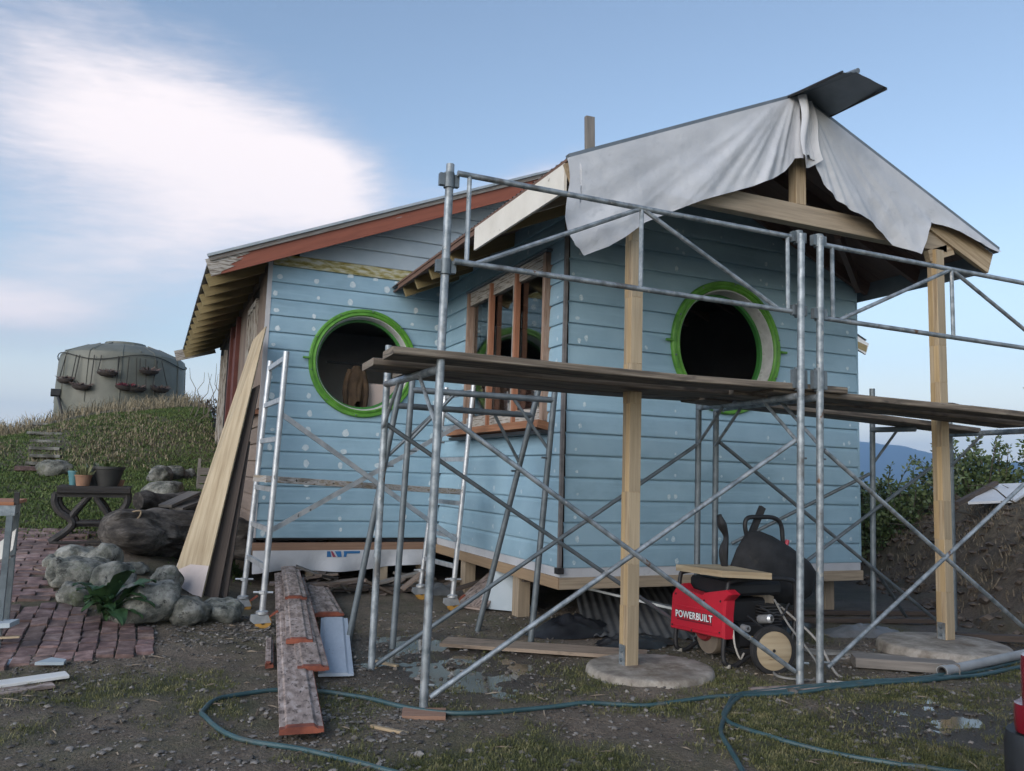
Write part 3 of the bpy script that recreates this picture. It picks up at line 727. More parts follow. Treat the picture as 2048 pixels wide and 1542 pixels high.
gb.inputs['Transmission Weight'].default_value = 1.0; gb.inputs['IOR'].default_value = 1.6; gb.inputs['Specular IOR Level'].default_value = 1.0
for i in range(3):
    ya = y0 + (y1 - y0) * i / 3 + .06; yb = y0 + (y1 - y0) * (i + 1) / 3 - .05
    MB().bar((xw - .012, ya, (z0 + z1) / 2 + .02), (xw - .012, yb, (z0 + z1) / 2 + .02), .004, z1 - z0 - .24).build('pane', glass, casement)
    MB().bar((xw + .10, ya - .05, z0 + .30), (xw + .10, yb + .05, z0 + .30), .015, .50).build('inner_panel', M('inner_brown', [(.3, (.07, .03, .022)), (.7, (.11, .05, .038))], .7, 3, UVS, 'UV'), casement)
    MB().bar((xw + .07, (ya + yb) / 2, z0 + .05), (xw + .07, (ya + yb) / 2, z0 + .55), .025, .025, up=(1, 0, 0)).build('glazing_bar', flakewhite, casement)
MB().bar((xw - .08, y0 - .12, z0 - .05), (xw - .08, y1 + .32, z0 - .05), .16, .07, up=(.22, 0, 1)).build('sill', M('sill_orange', [(.3, (.20, .085, .04)), (.7, (.33, .16, .085))], .75, 2, UVS, 'UV', bump=.001, bscale=3), casement)
MB().bar((xw - .075, y0 - .14, z0 - .105), (xw - .075, y1 + .28, z0 - .105), .13, .03).build('sill_flashing', blackm, casement)

# ---- gable wall of the main house
W1 = (2.205, 2.56)
ztop_m = lambda a: main_roof(a) - .10
mb = MB(); wall_sheet(mb, (0, YL, 0), (1, 0, 0), (0, -1, 0), XL + .02, XR, ZB - .02, lambda a: main_roof(a) - .01, lambda a: (circ(W1)(a) or ((.6, 3.2) if 3.4 < a < 6.4 else None)), (-.004, -.12))
wg = mb.build('gable_wall', lining, house)
ZM = ZB + 16 * BH
wall_boards(wg, (0, YL, 0), (1, 0, 0), (0, -1, 0), XL + .012, XB0 - .02, ZB, ZM - .01, lambda k, z: blue, circ(W1))
mb = MB(); mb.bar((XL + .02, YL - .012, ZM + .066), (XB0 + .6, YL - .012, ZM + .066), .024, .128); mb.build('weatherboard', mossboard, wg)
wall_boards(wg, (0, YL, 0), (1, 0, 0), (0, -1, 0), XL + .3, 9.2, ZM + .135, 5.5, lambda k, z: primer, None, ztop_m, step=.08)
pts = []
for k in range(16):
    for a in (1.18, 1.62, 2.02, 2.42, 2.78, 3.1):
        z = ZB + k * BH + .05 + random.gauss(0, .012); a_ = a + random.gauss(0, .015)
        if math.hypot(a_ - W1[0], z - W1[1]) < .68: continue
        if random.random() < .9: pts.append((a_, z))
for a in (2.0, 2.3, 2.55, 2.75): pts.append((a, ZM - .03))
patches(wg, (0, YL, 0), (1, 0, 0), (0, -1, 0), pts, M('filler_paste_white', [(.36, (.46, .57, .62)), (.62, (.62, .69, .72))], .8, 30), .031)
MB().bar((XL - .02, YL - .02, .45), (XB0 - .05, YL - .02, .45), .05, .085).build('bottom_plate', M('plate_wood', [(.2, (.20, .115, .075)), (.8, (.30, .19, .13))], .75, 2, UVS, 'UV'), house)
MB().bar((XL - .012, YL - .016, ZB), (XL - .012, YL - .016, 3.72), .05, .02, up=(0, 1, 0)).build('corner_stop', M('corner_pale', [(.3, (.36, .36, .38)), (.6, (.48, .48, .49)), (.75, (.25, .22, .2))], .8, 4, (1, 1, .4)), house)
# loose skirt of wrap under the gable wall with its printed mark
def skirt(u, v):
    x = XL - .01 + u * 2.0; d = .03 * math.sin(u * 14 + v * 1.2) * v + .02 * v * math.sin(u * 31)
    return (x, YL - .05 - d - .02 * v, .41 - v * (.245 - .06 * u - .02 * math.sin(u * 9)))
sk = MB().grid(skirt, 60, 8).build('wrap_skirt', wrapm, house, smooth=True, sharp=180)
inkb = flat('print_blue', (.015, .12, .30), .6); inkr = flat('print_red', (.25, .04, .07), .6)
def sk_pt(x, z, e=.006):
    u = (x - XL + .01) / 2.0; v = (.41 - z) / (.245 - .06 * u - .02 * math.sin(u * 9)); p = skirt(u, v); return Vector((p[0], p[1] - e, p[2]))
mk = MB()
X0_ = at(652, 1105, Y=YL)[0]
def strip(mb, quad, n_=4):
    (a, b_, c, d) = [Vector((q[0], q[1])) for q in quad]
    for i in range(n_):
        t0, t1 = i / n_, (i + 1) / n_
        p = [a.lerp(b_, t0), a.lerp(b_, t1), d.lerp(c, t1), d.lerp(c, t0)]
        mb.poly([sk_pt(q.x, q.y) for q in p])
strip(mk, [(X0_, .398), (X0_ + .035, .398), (X0_ + .05, .335), (X0_, .335)])
strip(mk, [(X0_ + .085, .398), (X0_ + .155, .398), (X0_ + .165, .335), (X0_ + .12, .335)])
strip(mk, [(X0_ + .185, .398), (X0_ + .375, .398), (X0_ + .37, .372), (X0_ + .19, .372)])
strip(mk, [(X0_ + .19, .372), (X0_ + .225, .372), (X0_ + .215, .335), (X0_ + .185, .335)])
[pc.build('printed_mark', inkb, sk) for pc in mk.pieces()]
mk = MB(); strip(mk, [(X0_ + .042, .398), (X0_ + .062, .398), (X0_ + .10, .335), (X0_ + .065, .335)]); mk.build('printed_mark', inkr, sk)

# ---- round windows
def round_window(c, y, lugs=True):
    cc = (c[0], y, c[1])
    mb = MB().lathe([(.575, .0), (.638, .0), (.638, .030), (.628, .042), (.606, .042), (.600, .032), (.588, .032), (.582, .042), (.568, .046), (.556, .032), (.556, .0)], cc, (0, -1, 0), 72)
    w = mb.build('round_window', green, house, smooth=True, sharp=30)
    MB().lathe([(.557, .02), (.547, .02), (.537, -.03), (.537, -.12), (.557, -.12)], cc, (0, -1, 0), 72).build('reveal', M('reveal_white', [(.3, (.40, .41, .40)), (.6, (.55, .56, .55)), (.72, (.33, .32, .3))], .7, 9), w, smooth=True, sharp=30)
    MB().lathe([(.538, -.118), (.508, -.118), (.508, -.165), (.538, -.165)], cc, (0, -1, 0), 72).build('inner_ring', M('green_inner', [(.3, (.03, .15, .03)), (.7, (.045, .20, .04))], .5, 5), w, smooth=True, sharp=30)
    for s_ in (-1, 1):
        a = R_(4 if s_ > 0 else -2)
        p = Vector((c[0] + s_ * .63, y - .035, c[1] + .01))
        MB().bar(p, p + Vector((s_ * .075, 0, 0)), .03, .022, ch=.004).build('pivot_lug', green, w)
    for q in range(10):
        a = q * .6283 + .2
        MB().lathe([(.0001, .012), (.007, .010), (.009, .004), (.009, 0)], (c[0] + .618 * math.cos(a), y - .044, c[1] + .618 * math.sin(a)), (0, -1, 0), 8).build('bolt', galvd, w)
    return w
round_window(W1, YL - .02); round_window(W2, YB - .02)

# ---- left wall (seen at a grazing angle): bare boards, window, red door frames
mb = MB(); wall_sheet(mb, (XL, 0, 0), (0, 1, 0), (-1, 0, 0), YL + .02, YE, ZB - .1, 3.72, lambda a: (1.9, 3.3) if 10.2 < a < 11.0 else None, (-.004, -.12), .2)
wlft = mb.build('left_wall', lining, house)
ZB_keep = ZB
wall_boards(wlft, (XL, 0, 0), (0, 1, 0), (-1, 0, 0), YL + .06, YE, ZB - .11, 1.95, lambda k, z: brownboard, None, None)
for k, y in enumerate([9.42 + .16 * q for q in range(24)]):
    if 10.15 < y < 11.0: continue
    zb = 1.98 if y < 11.1 else .55
    MB().bar((XL - .012, y, zb), (XL - .012, y, 3.55), .15, .022, up=(1, 0, 0)).build('cladding_board', brownboard, wlft)
MB().bar((XL - .05, YL + .1, 1.93), (XL - .05, 11.1, 1.93), .12, .05).build('window_sill', M('sill_brown', [(.3, (.16, .07, .04)), (.7, (.26, .13, .08))], .8, 2, UVS, 'UV'), wlft)
for y in (10.17, 10.45, 10.75, 11.02): MB().bar((XL - .03, y, 1.95), (XL - .03, y, 3.3), .05, .06, up=(1, 0, 0)).build('window_stile', flakewhite, wlft)
MB().bar((XL - .03, 10.15, 3.32), (XL - .03, 11.05, 3.32), .06, .08).build('window_head', flakewhite, wlft)
for y in (12.4, 13.35): MB().bar((XL - .05, y, .5), (XL - .05, y, 3.5), .16, .06, up=(1, 0, 0)).build('door_jamb', redframe, wlft)
MB().bar((XL - .02, 12.9, .5), (XL - .02, 12.9, 3.3), .8, .03, up=(1, 0, 0)).build('door', redframe, wlft)
for y in (14.6, 15.4): MB().bar((XL - .04, y, 1.4), (XL - .04, y, 3.3), .08, .05, up=(1, 0, 0)).build('window_stile', flakewhite, wlft)
MB().bar((XL - .04, 14.5, 1.4), (XL - .04, 15.5, 1.4), .1, .06).build('window_sill', redframe, wlft)
MB().bar((XL - .02, YL + .02, .38), (XL - .02, YE, .38), .06, .12).build('bearer', brownboard, house)
# plain far walls
mb = MB(); wall_sheet(mb, (XB1, 0, 0), (0, 1, 0), (1, 0, 0), YB, YL, ZB - .02, 3.57, None, (.0,), .5); wr = mb.build('right_wall', blue, house)
mb = MB(); wall_sheet(mb, (XB1, 0, 0), (0, 1, 0), (1, 0, 0), YB + .1, YL, ZB - .02, 3.49, None, (-.1,), .5); mb.build('wall_lining', lining, wr)
mb = MB(); wall_sheet(mb, (XR, 0, 0), (0, 1, 0), (1, 0, 0), YL, YE, ZB - .02, 3.72, None, (.0, -.1), .5); mb.build('right_wall', blue, house)
mb = MB(); wall_sheet(mb, (0, YE, 0), (1, 0, 0), (0, 1, 0), XL, XR, ZB - .02, lambda a: main_roof(a) - .12, None, (.0, -.1), .3); mb.build('back_wall', brownboard, house)
# floor, ceiling and a room behind the gable window
flm = M('floor_boards', [(.3, (.10, .075, .055)), (.7, (.16, .12, .09))], .7, 2, UVS, 'UV')
MB().poly([(XL + .05, YL, .52), (XR - .05, YL, .52), (XR - .05, YE - .05, .52), (XL + .05, YE - .05, .52)]).build('floor', flm, house)
MB().poly([(XB0 + .05, YB + .05, .521), (XB1 - .05, YB + .05, .521), (XB1 - .05, YL, .521), (XB0 + .05, YL, .521)]).build('floor', flm, house)
ceilm = M('ceiling_lining', [(.3, (.24, .25, .26)), (.7, (.32, .33, .34))], .8, 3)
MB().bar((XL + .13, 11.5, 3.5), (XR - .13, 11.5, 3.5), 4.1, .02).build('ceiling', ceilm, house)
MB().poly([(XB0 + .02, YB + .02, 3.49), (XB1 - .02, YB + .02, 3.49), (XB1 - .02, YL, 3.49), (XB0 + .02, YL, 3.49)]).build('ceiling', lining, house)
iw = MB().bar((XL + .12, 12.6, 2.0), (4.2, 12.6, 2.0), .08, 2.9).build('inner_wall', M('inner_wall_grey', [(.3, (.42, .45, .48)), (.7, (.52, .55, .58))], .85, 2), house)
MB().bar((XL + .12, 12.55, 1.15), (4.2, 12.55, 1.15), .02, 1.2).build('dado_panel', M('dado_dark', [(.3, (.03, .022, .02)), (.7, (.05, .038, .033))], .7, 2), iw)
MB().bar((XB0 + .15, 9.2, 1.9), (XB0 + .15, YB + .4, 1.9), .02, 2.6).build('inner_wall', M('bay_lining', [(.3, (.02, .018, .018)), (.7, (.035, .03, .03))], .9, 2), house) if False else None

# ---- piles, bearers under the floor
for (x, y) in ((XB0 + .06, YB + .9), (XB0 + .06, YB + 2.3), (XB1 - .15, YB + .3), (4.9, YB + .5), (1.75, YL + .05), (2.55, YL + .05), (XB0 - .15, YL + .1), (XL + .05, YL + 1.6), (XL + .05, YL + 3.6), (4.9, 8), (6.4, 8.2), (2.4, 11.5), (4.5, 11.5)):
    MB().bar((x, y, -.05), (x, y, .38 if y < YL - .2 else .40), .13, .13, up=(0, 1, 0), ch=.006).build('pile', pinegrey, house)
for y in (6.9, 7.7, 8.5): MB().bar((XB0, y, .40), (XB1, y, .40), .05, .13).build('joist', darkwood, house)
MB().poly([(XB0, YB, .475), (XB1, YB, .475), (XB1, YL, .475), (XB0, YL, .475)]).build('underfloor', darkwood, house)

# ------------------------------------------------------------------ roofs
def corrugated(name, p_eave0, p_eave1, p_ridge0, mat, parent, pitch=.076, amp=.0085, thick=True, rows=3):
    """sheet whose flutes run from eave to ridge; eave edge p_eave0->p_eave1"""
    e0 = Vector(p_eave0); e1 = Vector(p_eave1); r0 = Vector(p_ridge0); L = (e1 - e0).length; up = (r0 - e0)
    nrm = (e1 - e0).cross(up).normalized()
    if nrm.z < 0: nrm = -nrm
    k = int(L / pitch * 6)
    mb = MB()
    def fn(u, v): return e0.lerp(e1, u) + up * v + nrm * (amp * math.sin(u * L / pitch * 6.2832) + .004 * math.sin(v * 9 + u * 5))
    mb.grid(fn, k, rows)
    o = mb.build(name, mat, parent, smooth=True, sharp=180); return o
roof = corrugated('porch_roof', (EL_[0], 4.72, EL_[1] + .03), (EL_[0], 9.30, EL_[1] + .03), (AP[0], 4.72, AP[1] + .03), oldiron, house)
corrugated('roof_slope', (ER_[0], 4.72, ER_[1] + .03), (ER_[0], 9.30, ER_[1] + .03), (AP[0], 4.72, AP[1] + .03), oldiron, roof)
def on_l(x, y, dz=0): return Vector((x, y, bay_roof(x) + dz))
# soffit boards following the rafters
y = 4.80
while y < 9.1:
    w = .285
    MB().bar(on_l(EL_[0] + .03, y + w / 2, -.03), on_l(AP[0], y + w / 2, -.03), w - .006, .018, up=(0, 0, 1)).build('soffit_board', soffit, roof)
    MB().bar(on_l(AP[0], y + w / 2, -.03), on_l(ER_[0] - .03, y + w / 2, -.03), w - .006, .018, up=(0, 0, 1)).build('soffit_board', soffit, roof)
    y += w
# rafters: tails show along the left eave behind the fascia, and inside the porch
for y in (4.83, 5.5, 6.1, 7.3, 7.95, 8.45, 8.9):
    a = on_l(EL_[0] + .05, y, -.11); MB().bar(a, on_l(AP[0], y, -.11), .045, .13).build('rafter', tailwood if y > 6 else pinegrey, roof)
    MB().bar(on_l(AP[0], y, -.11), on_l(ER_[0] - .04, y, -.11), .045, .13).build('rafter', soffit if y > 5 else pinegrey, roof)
MB().bar(on_l(EL_[0] - .012, 4.80, -.105) + Vector((0, 0, 0)), Vector((EL_[0] - .012, 6.50, bay_roof(EL_[0]) - .105)), .022, .205, ch=.002).build('fascia', whitewood, roof)
MB().bar((EL_[0] + .01, 6.5, EL_[1] - .02), (EL_[0] + .01, 8.98, EL_[1] - .02), .03, .06).build('eave_batten', M('eave_rust', [(.3, (.10, .055, .04)), (.7, (.17, .10, .07))], .8, 3, UVS, 'UV'), roof)
MB().bar((EL_[0] - .0, 4.76, EL_[1] + .01), (EL_[0] - .0, 8.98, EL_[1] + .01), .03, .022).build('eave_batten', M('eave_rust', [], .8), roof)
MB().bar((ER_[0] - .01, 4.80, ER_[1] - .10), (ER_[0] - .01, 9.2, ER_[1] - .10), .022, .2).build('fascia', M('fascia_greyblue', [(.3, (.11, .13, .15)), (.7, (.16, .19, .21))], .7, 3), roof)
# timber barge boards under the wrap and metal barge flashing on top
MB().bar(on_l(EL_[0], 4.775, -.12), on_l(AP[0], 4.775, -.12), .03, .2).build('barge_board', pine, roof)
MB().bar(on_l(AP[0], 4.775, -.12), on_l(ER_[0], 4.775, -.12), .03, .2).build('barge_board', pine, roof)
MB().bar(on_l(EL_[0] - .03, 4.735, .022), on_l(AP[0], 4.735, .022), .05, .035).build('barge_flashing', flash, roof)
MB().bar(on_l(AP[0], 4.735, .018), on_l(ER_[0] + .05, 4.735, .018), .05, .055).build('barge_flashing', flash, roof)
# ridge flashing running out loose past the gable
def ridge_sheet(side):
    mb = MB(); L = 1.9
    def fn(u, v):
        y = 4.16 + u * L; s_ = v * (.31 if side > 0 else .15)
        x = AP[0] + .03 + side * s_ * .95; z = AP[1] + .06 - .10 * max(0, (4.85 - y) / .69) - s_ * (.40 if y > 4.7 else .40 - .22 * (4.7 - y) / .54) + .010 * math.sin(u * 16 + side) * v
        if u < .02: x += side * .015 * math.sin(v * 20)
        return (x, y, z)
    mb.grid(fn, 40, 5); return mb
rs = ridge_sheet(1).build('ridge_flashing', flash, roof, smooth=True, sharp=180)
ridge_sheet(-1).build('ridge_wing', flash, rs, smooth=True, sharp=180)
MB().tube([(AP[0] + .03, 4.15, AP[1] - .03), (AP[0] + .03, 4.85, AP[1] + .07), (AP[0] + .03, 6.0, AP[1] + .075)], .020, 8).build('ridge_roll', flash, rs, smooth=True)
for s_, w in ((1, .31), (-1, .15)):
    MB().tube([(AP[0] + .03 + s_ * w * .95, 4.16 + q * .06, AP[1] + .058 - .10 * max(0, (.69 - q * .06) / .69) - w * (.40 if q * .06 > .54 else .40 - .22 * (.54 - q * .06) / .54)) for q in range(30)], .010, 6).build('ridge_hem', blackm, rs, smooth=True)

# porch frame: posts, beam, king post
PY = 4.83
BZ0, BZ1 = 3.36, 3.52
beam = MB().bar((3.0, PY, (BZ0 + BZ1) / 2), (6.24, PY, (BZ0 + BZ1) / 2), .09, BZ1 - BZ0, ch=.004).build('porch_beam', pinegrey, house)
for (x, y, bz) in ((3.075, 4.85, .035), (6.11, 4.80, .06)):
    p = MB().bar((x, y, bz), (x, y, BZ0), .094, .094, up=(0, 1, 0), ch=.003).build('porch_post', pine, house)
    mbp = MB()
    for zc in (.55, 1.15, 1.62, 2.2, 2.75):
        for face in ((0, -1), (-1, 0)):
            pass
    # finger joints: thin laminations standing a hair proud
    zz = bz + .02; k = 0
    while zz < BZ0 - .2:
        h = random.uniform(.28, .62)
        MB().bar((x - .0475, y + (-.021 if k % 2 else .021), zz), (x - .0475, y + (-.021 if k % 2 else .021), min(zz + h - .005, BZ0)), .045, .004, up=(1, 0, 0)).build('lamination', M('lamination_pine', [(.25, (.36, .25, .13)), (.8, (.56, .42, .24))], .6, 2, UVS, 'UV', rv=.22), p)
        MB().bar((x, y - .0475, zz), (x, y - .0475, min(zz + h - .005, BZ0)), .088, .004, up=(0, 1, 0)).build('lamination', M('lamination_grey', [(.25, (.30, .235, .15)), (.8, (.46, .375, .26))], .65, 2, UVS, 'UV', rv=.15), p)
        zz += h; k += 1
    bk = MB(); bk.box((x - .054, y, bz + .075), .006, .07, .15); br = bk.build('post_bracket', galv, p)
    for zq in (.05, .11): MB().lathe([(.0001, .012), (.012, .012), (.012, 0)], (x - .057, y, bz + zq), (-1, 0, 0), 6).build('bolt', galvd, br)
kp = MB().bar((4.585, PY, BZ1), (4.585, PY, AP[1] - .15), .10, .09, up=(0, 1, 0), ch=.003).build('king_post', pine, house)
MB().bar((6.02, PY - .02, BZ0 - .06), (6.32, PY - .02, BZ0 + .045), .05, .1).build('post_cap', pine, house)
MB().bar((5.6, 5.4, 3.60), (6.6, 6.1, 3.36), .05, .12).build('knee_brace', soffit, house)

# building wrap over the gable, torn along its lower edge
WY = 4.715
lowL = [(1130, 440), (1138, 470), (1150, 492), (1167, 512), (1190, 503), (1215, 494), (1250, 474), (1290, 445), (1340, 425), (1400, 403), (1450, 389), (1500, 375), (1540, 360), (1565, 345), (1578, 330), (1586, 318)]
lowR = [(1592, 314), (1604, 316), (1618, 326), (1628, 345), (1640, 372), (1665, 400), (1700, 428), (1740, 450), (1765, 468), (1785, 490), (1805, 500), (1829, 512), (1838, 490), (1848, 462), (1857, 446), (1880, 452), (1910, 465), (1940, 480), (1985, 505)]
def prof3(pts):
    out = [at(px, py, Y=WY) for px, py in pts]; return [(p.x, p.z) for p in out]
def interp(P_, x):
    if x <= P_[0][0]: return P_[0][1]
    for (a, za), (c, zc) in zip(P_, P_[1:]):
        if x <= c: return za + (zc - za) * (x - a) / max(1e-6, c - a)
    return P_[-1][1]
PL, PR = prof3(lowL), prof3(lowR)
def wrapfn(P_, x0, x1, sgn):
    def fn(u, v):
        x = x0 + (x1 - x0) * u; zt = bay_roof(x) + .012; zb = min(interp(P_, x), zt - .015)
        if sgn < 0 and u < .05: x += .02 * math.sin(v * 5)
        z = zt + (zb - zt) * v
        rad = math.hypot(x - AP[0], z - AP[1] - .15); ang = math.atan2(z - AP[1] - .15, x - AP[0])
        d = v * (.02 - .035 * abs(mnoise.noise(Vector((ang * 7.0 + 3, rad * .9, sgn * 5)))) - .018 * abs(mnoise.noise(Vector((x * 3.1 + z * 2, z * 4 - x, 8)))) + .055 * mnoise.noise(Vector((ang * 5.0, rad * .7, sgn * 3))) + .030 * mnoise.noise(Vector((ang * 14, rad * 1.1, sgn * 7))) + .022 * mnoise.noise(Vector((x * 2.2, z * 2.6, 4))) + .006 * mnoise.noise(Vector((x * 9, z * 11, 2))))
        return (x, WY - .012 - d - .02 * v, z)
    return fn
wr = MB().grid(wrapfn(PL, PL[0][0], AP[0] - .005, -1), 200, 44).build('gable_wrap', wrapm, house, smooth=True, sharp=180)
MB().grid(wrapfn(PR, AP[0] + .01, ER_[0] + .02, 1), 200, 44).build('wrap_flap', wrapm, wr, smooth=True, sharp=180)
# hanging fold at the apex
def fold(u, v):
    z = AP[1] - .02 - v * .50 - .06 * math.sin(u * 3.1) * v; x = AP[0] - .06 + u * .16 + .02 * math.sin(v * 6) + .05 * v * u
    return (x, WY - .05 - .05 * math.sin(u * 6.0 + v) - .02 * v, z)
MB().grid(fold, 24, 24).build('wrap_fold', wrapm, wr, smooth=True, sharp=180)

# ---- main roof
mroof = corrugated('main_roof', (.42, 9.0, main_roof(.42) + .02), (.42, 16.9, main_roof(.42) + .02), (MAP[0], 9.0, MAP[1] + .02), zinc, house)
corrugated('roof_slope', (9.92, 9.0, main_roof(9.92) + .02), (9.92, 16.9, main_roof(9.92) + .02), (MAP[0], 9.0, MAP[1] + .02), zinc, mroof)
def on_m(x, y, dz=0): return Vector((x, y, main_roof(x) + dz))
MB().bar(on_m(.42, 9.02, -.115), on_m(MAP[0], 9.02, -.115), .028, .19).build('barge_board', bargered, mroof)
MB().bar(on_m(9.92, 9.02, -.115), on_m(MAP[0], 9.02, -.115), .028, .19).build('barge_board', white, mroof)
MB().bar(on_m(.40, 8.99, .02), on_m(MAP[0], 8.99, .02), .05, .028).build('barge_flashing', zinc, mroof)
MB().bar(on_m(.42, 9.0, -.02), on_m(MAP[0], 9.0, -.02), .03, .05).build('barge_cap', M('cap_grey', [(.4, (.22, .22, .21)), (.6, (.15, .12, .10))], .85, 4, UVS, 'UV'), mroof)
sl_ = (on_m(1, 9, 0) - on_m(0, 9, 0)).normalized(); nu_ = Vector((-sl_.z, 0, sl_.x))
MB().prism([on_m(.415, 9.003, -.115) + sl_ * a_ + nu_ * c_ for a_, c_ in ((0, -.093), (0, .093), (.52, .093), (.44, .06), (.47, .045), (.30, .03), (.36, .0), (.22, -.02), (.27, -.05), (.12, -.07), (.10, -.093))], (0, -.003, 0)).build('bare_end', flakewhite, mroof)
MB().poly([on_m(.47, 9.05, -.03), on_m(1.2, 9.05, -.03), on_m(1.2, 16.8, -.03), on_m(.47, 16.8, -.03)]).build('sarking', soffit, mroof)
for k in range(13):
    y = 9.14 + k * .61
    MB().bar(on_m(.45, y, -.11), on_m(1.25, y, -.11), .045, .15).build('rafter', tailwood, mroof)
MB().bar((.30, 16.75, 3.40), (1.0, 16.75, 3.62), .03, .2).build('barge_board', flakewhite, mroof)
MB().bar((XL - .0, 9.4, 3.60), (XL - .0, 16.4, 3.60), .05, .12).build('eave_plate', darkwood, mroof)
mr_ = MB(); mr_.bar(on_m(9.6, 9.05, -.17), on_m(9.9, 9.05, -.12), .1, .1); mr_.build('rafter', tailwood, mroof)
MB().bar((4.85, 8.99, 5.52), (5.5, 8.99, 5.52), .05, .06).build('ridge_cap', oldiron, mroof)
for q in range(5): MB().bar((4.78 + q * .09, 8.98, 5.36 + q * .04 + .04 * (q % 2)), (4.86 + q * .09, 8.98, 5.42 + q * .04), .12, .05).build('broken_tile', oldiron, mroof)

# board left standing upright on the ridge
mb = MB(); mb.bar((5.03, 9.05, 5.40), (5.01, 9.05, 6.08), .13, .06, up=(0, 1, 0), ch=.004)
mb.build('ridge_upright', greywood, label='short grey upright board standing on the ridge behind the porch gable', cat='board', origin=(5.03, 9.05, 5.40))
# ------------------------------------------------------------------ steel frame scaffold
TR = .0245; BR = .0155
def tube_part(name, a, c, r, mat, parent, n=12): return MB().tube([a, c], r, n).build(name, mat, parent, smooth=True)
def mid(a, c, t): return Vector(a).lerp(Vector(c), t)
def clamp(parent, p, h=.09):
    mb = MB(); p = Vector(p)
    mb.lathe([(TR + .001, -h / 2), (TR + .008, -h / 2), (TR + .008, h / 2), (TR + .001, h / 2)], p, (0, 0, 1), 12)
    c = mb.build('coupler', galvd, parent, smooth=True)
    MB().box(p + Vector((.045, 0, 0)), .03, .035, h * .8).build('coupler_lug', galvd, c)
    MB().box(p + Vector((-.045, 0, 0)), .03, .035, h * .8).build('coupler_lug', galvd, c)
def end_frame(parent, f, r, zt_f, zt_r, zl, near=galv, far=galv):
    """two standards and the transom between them with corner braces"""
    a = MB().tube([f, (f[0] + .02, f[1] - .03, zt_f)], TR, 14).build('standard', near, parent, smooth=True)
    c = tube_part('standard', r, (r[0] + .015, r[1], zt_r), TR, far, parent)
    t = tube_part('transom', (f[0] + .01, f[1], zl), (r[0] + .01, r[1] - .0, zl), TR, galv, parent)
    for s, e in ((Vector(f), Vector(r)), (Vector(r), Vector(f))):
        p0 = s + Vector((0, 0, zl - .30)); p1 = s.lerp(e, .30) + Vector((0, 0, zl))
        tube_part('corner_brace', p0, p1, BR * .8, galv, parent, 8)
    for zz in (zl - .42, .14): MB().tube([Vector((f[0], f[1], zz)), Vector((f[0] + .05, f[1] - .03, zz))], .008, 6).build('brace_stud', galvd, parent)
    return a
def flat_brace(parent, a, c, mat=galv):
    return tube_part('cross_brace', a, c, BR, mat, parent, 10)
SZ = 1.90
sA = thing('steel_scaffold', 'galvanised frame scaffold bay with guardrail in front of the bay window', 'scaffold', (1.48, 4.40, 0), 'steel scaffold bays')
end_frame(sA, (1.475, 4.41, -.01), (1.434, 5.40, -.01), 3.12, 2.17, SZ)
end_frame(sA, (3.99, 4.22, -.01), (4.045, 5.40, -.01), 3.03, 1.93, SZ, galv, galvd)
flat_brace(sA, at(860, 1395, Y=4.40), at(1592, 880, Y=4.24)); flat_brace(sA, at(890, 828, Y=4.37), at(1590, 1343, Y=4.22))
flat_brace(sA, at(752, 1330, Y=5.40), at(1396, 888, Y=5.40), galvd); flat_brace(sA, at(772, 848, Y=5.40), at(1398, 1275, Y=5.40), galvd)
for (x, y) in ((1.49, 4.38), (4.03, 4.24)):
    for z in (3.02, 2.50): clamp(sA, (x, y, z))
clamp(sA, (4.02, 4.235, 2.02), .16)
def guard(parent, x0, x1, y0, y1, zt, zm, xm, m=galv):
    g = tube_part('top_rail', (x0, y0, zt), (x1, y1, zt - .04), BR + .002, m, parent, 10)
    P0 = Vector((x0, y0, zt)); P1 = Vector((x1, y1, zt - .04)); Q0 = Vector((x0, y0, zm)); Q1 = Vector((x1, y1, zm - .04))
    tube_part('mid_rail', Q0, Q1, BR + .002, m, parent, 10)
    for t in (.03, xm, .97): tube_part('rail_upright', P0.lerp(P1, t), Q0.lerp(Q1, t), BR * .95, m, parent, 8)
    tube_part('rail_brace', Q0.lerp(Q1, .05), P0.lerp(P1, xm), BR * .95, m, parent, 8)
    tube_part('rail_brace', P0.lerp(P1, xm), Q0.lerp(Q1, .94), BR * .95, m, parent, 8)
guard(sA, 1.53, 4.02, 4.345, 4.25, 3.06, 2.53, .5)
sB = thing('steel_scaffold', 'galvanised frame scaffold bay around the right porch post with guardrail leaving the frame', 'scaffold', (4.14, 4.2, 0), 'steel scaffold bays')
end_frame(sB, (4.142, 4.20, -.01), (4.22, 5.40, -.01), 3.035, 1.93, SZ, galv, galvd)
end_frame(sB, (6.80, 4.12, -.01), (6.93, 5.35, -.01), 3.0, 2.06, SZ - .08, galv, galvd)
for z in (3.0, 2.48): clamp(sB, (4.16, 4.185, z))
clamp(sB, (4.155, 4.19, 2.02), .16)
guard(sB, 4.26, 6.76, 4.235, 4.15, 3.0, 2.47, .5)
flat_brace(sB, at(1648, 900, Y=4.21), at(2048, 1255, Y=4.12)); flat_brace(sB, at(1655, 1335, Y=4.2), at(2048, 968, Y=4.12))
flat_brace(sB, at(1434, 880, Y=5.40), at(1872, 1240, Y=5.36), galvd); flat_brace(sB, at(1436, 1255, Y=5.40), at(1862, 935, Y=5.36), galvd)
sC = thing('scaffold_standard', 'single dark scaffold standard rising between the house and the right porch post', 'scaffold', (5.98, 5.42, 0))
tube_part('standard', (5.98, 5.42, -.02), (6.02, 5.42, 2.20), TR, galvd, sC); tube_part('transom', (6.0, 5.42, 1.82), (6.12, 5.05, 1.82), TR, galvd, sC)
tube_part('corner_brace', (6.0, 5.42, 1.50), (6.26, 5.36, 1.83), BR * .8, galvd, sC, 8)
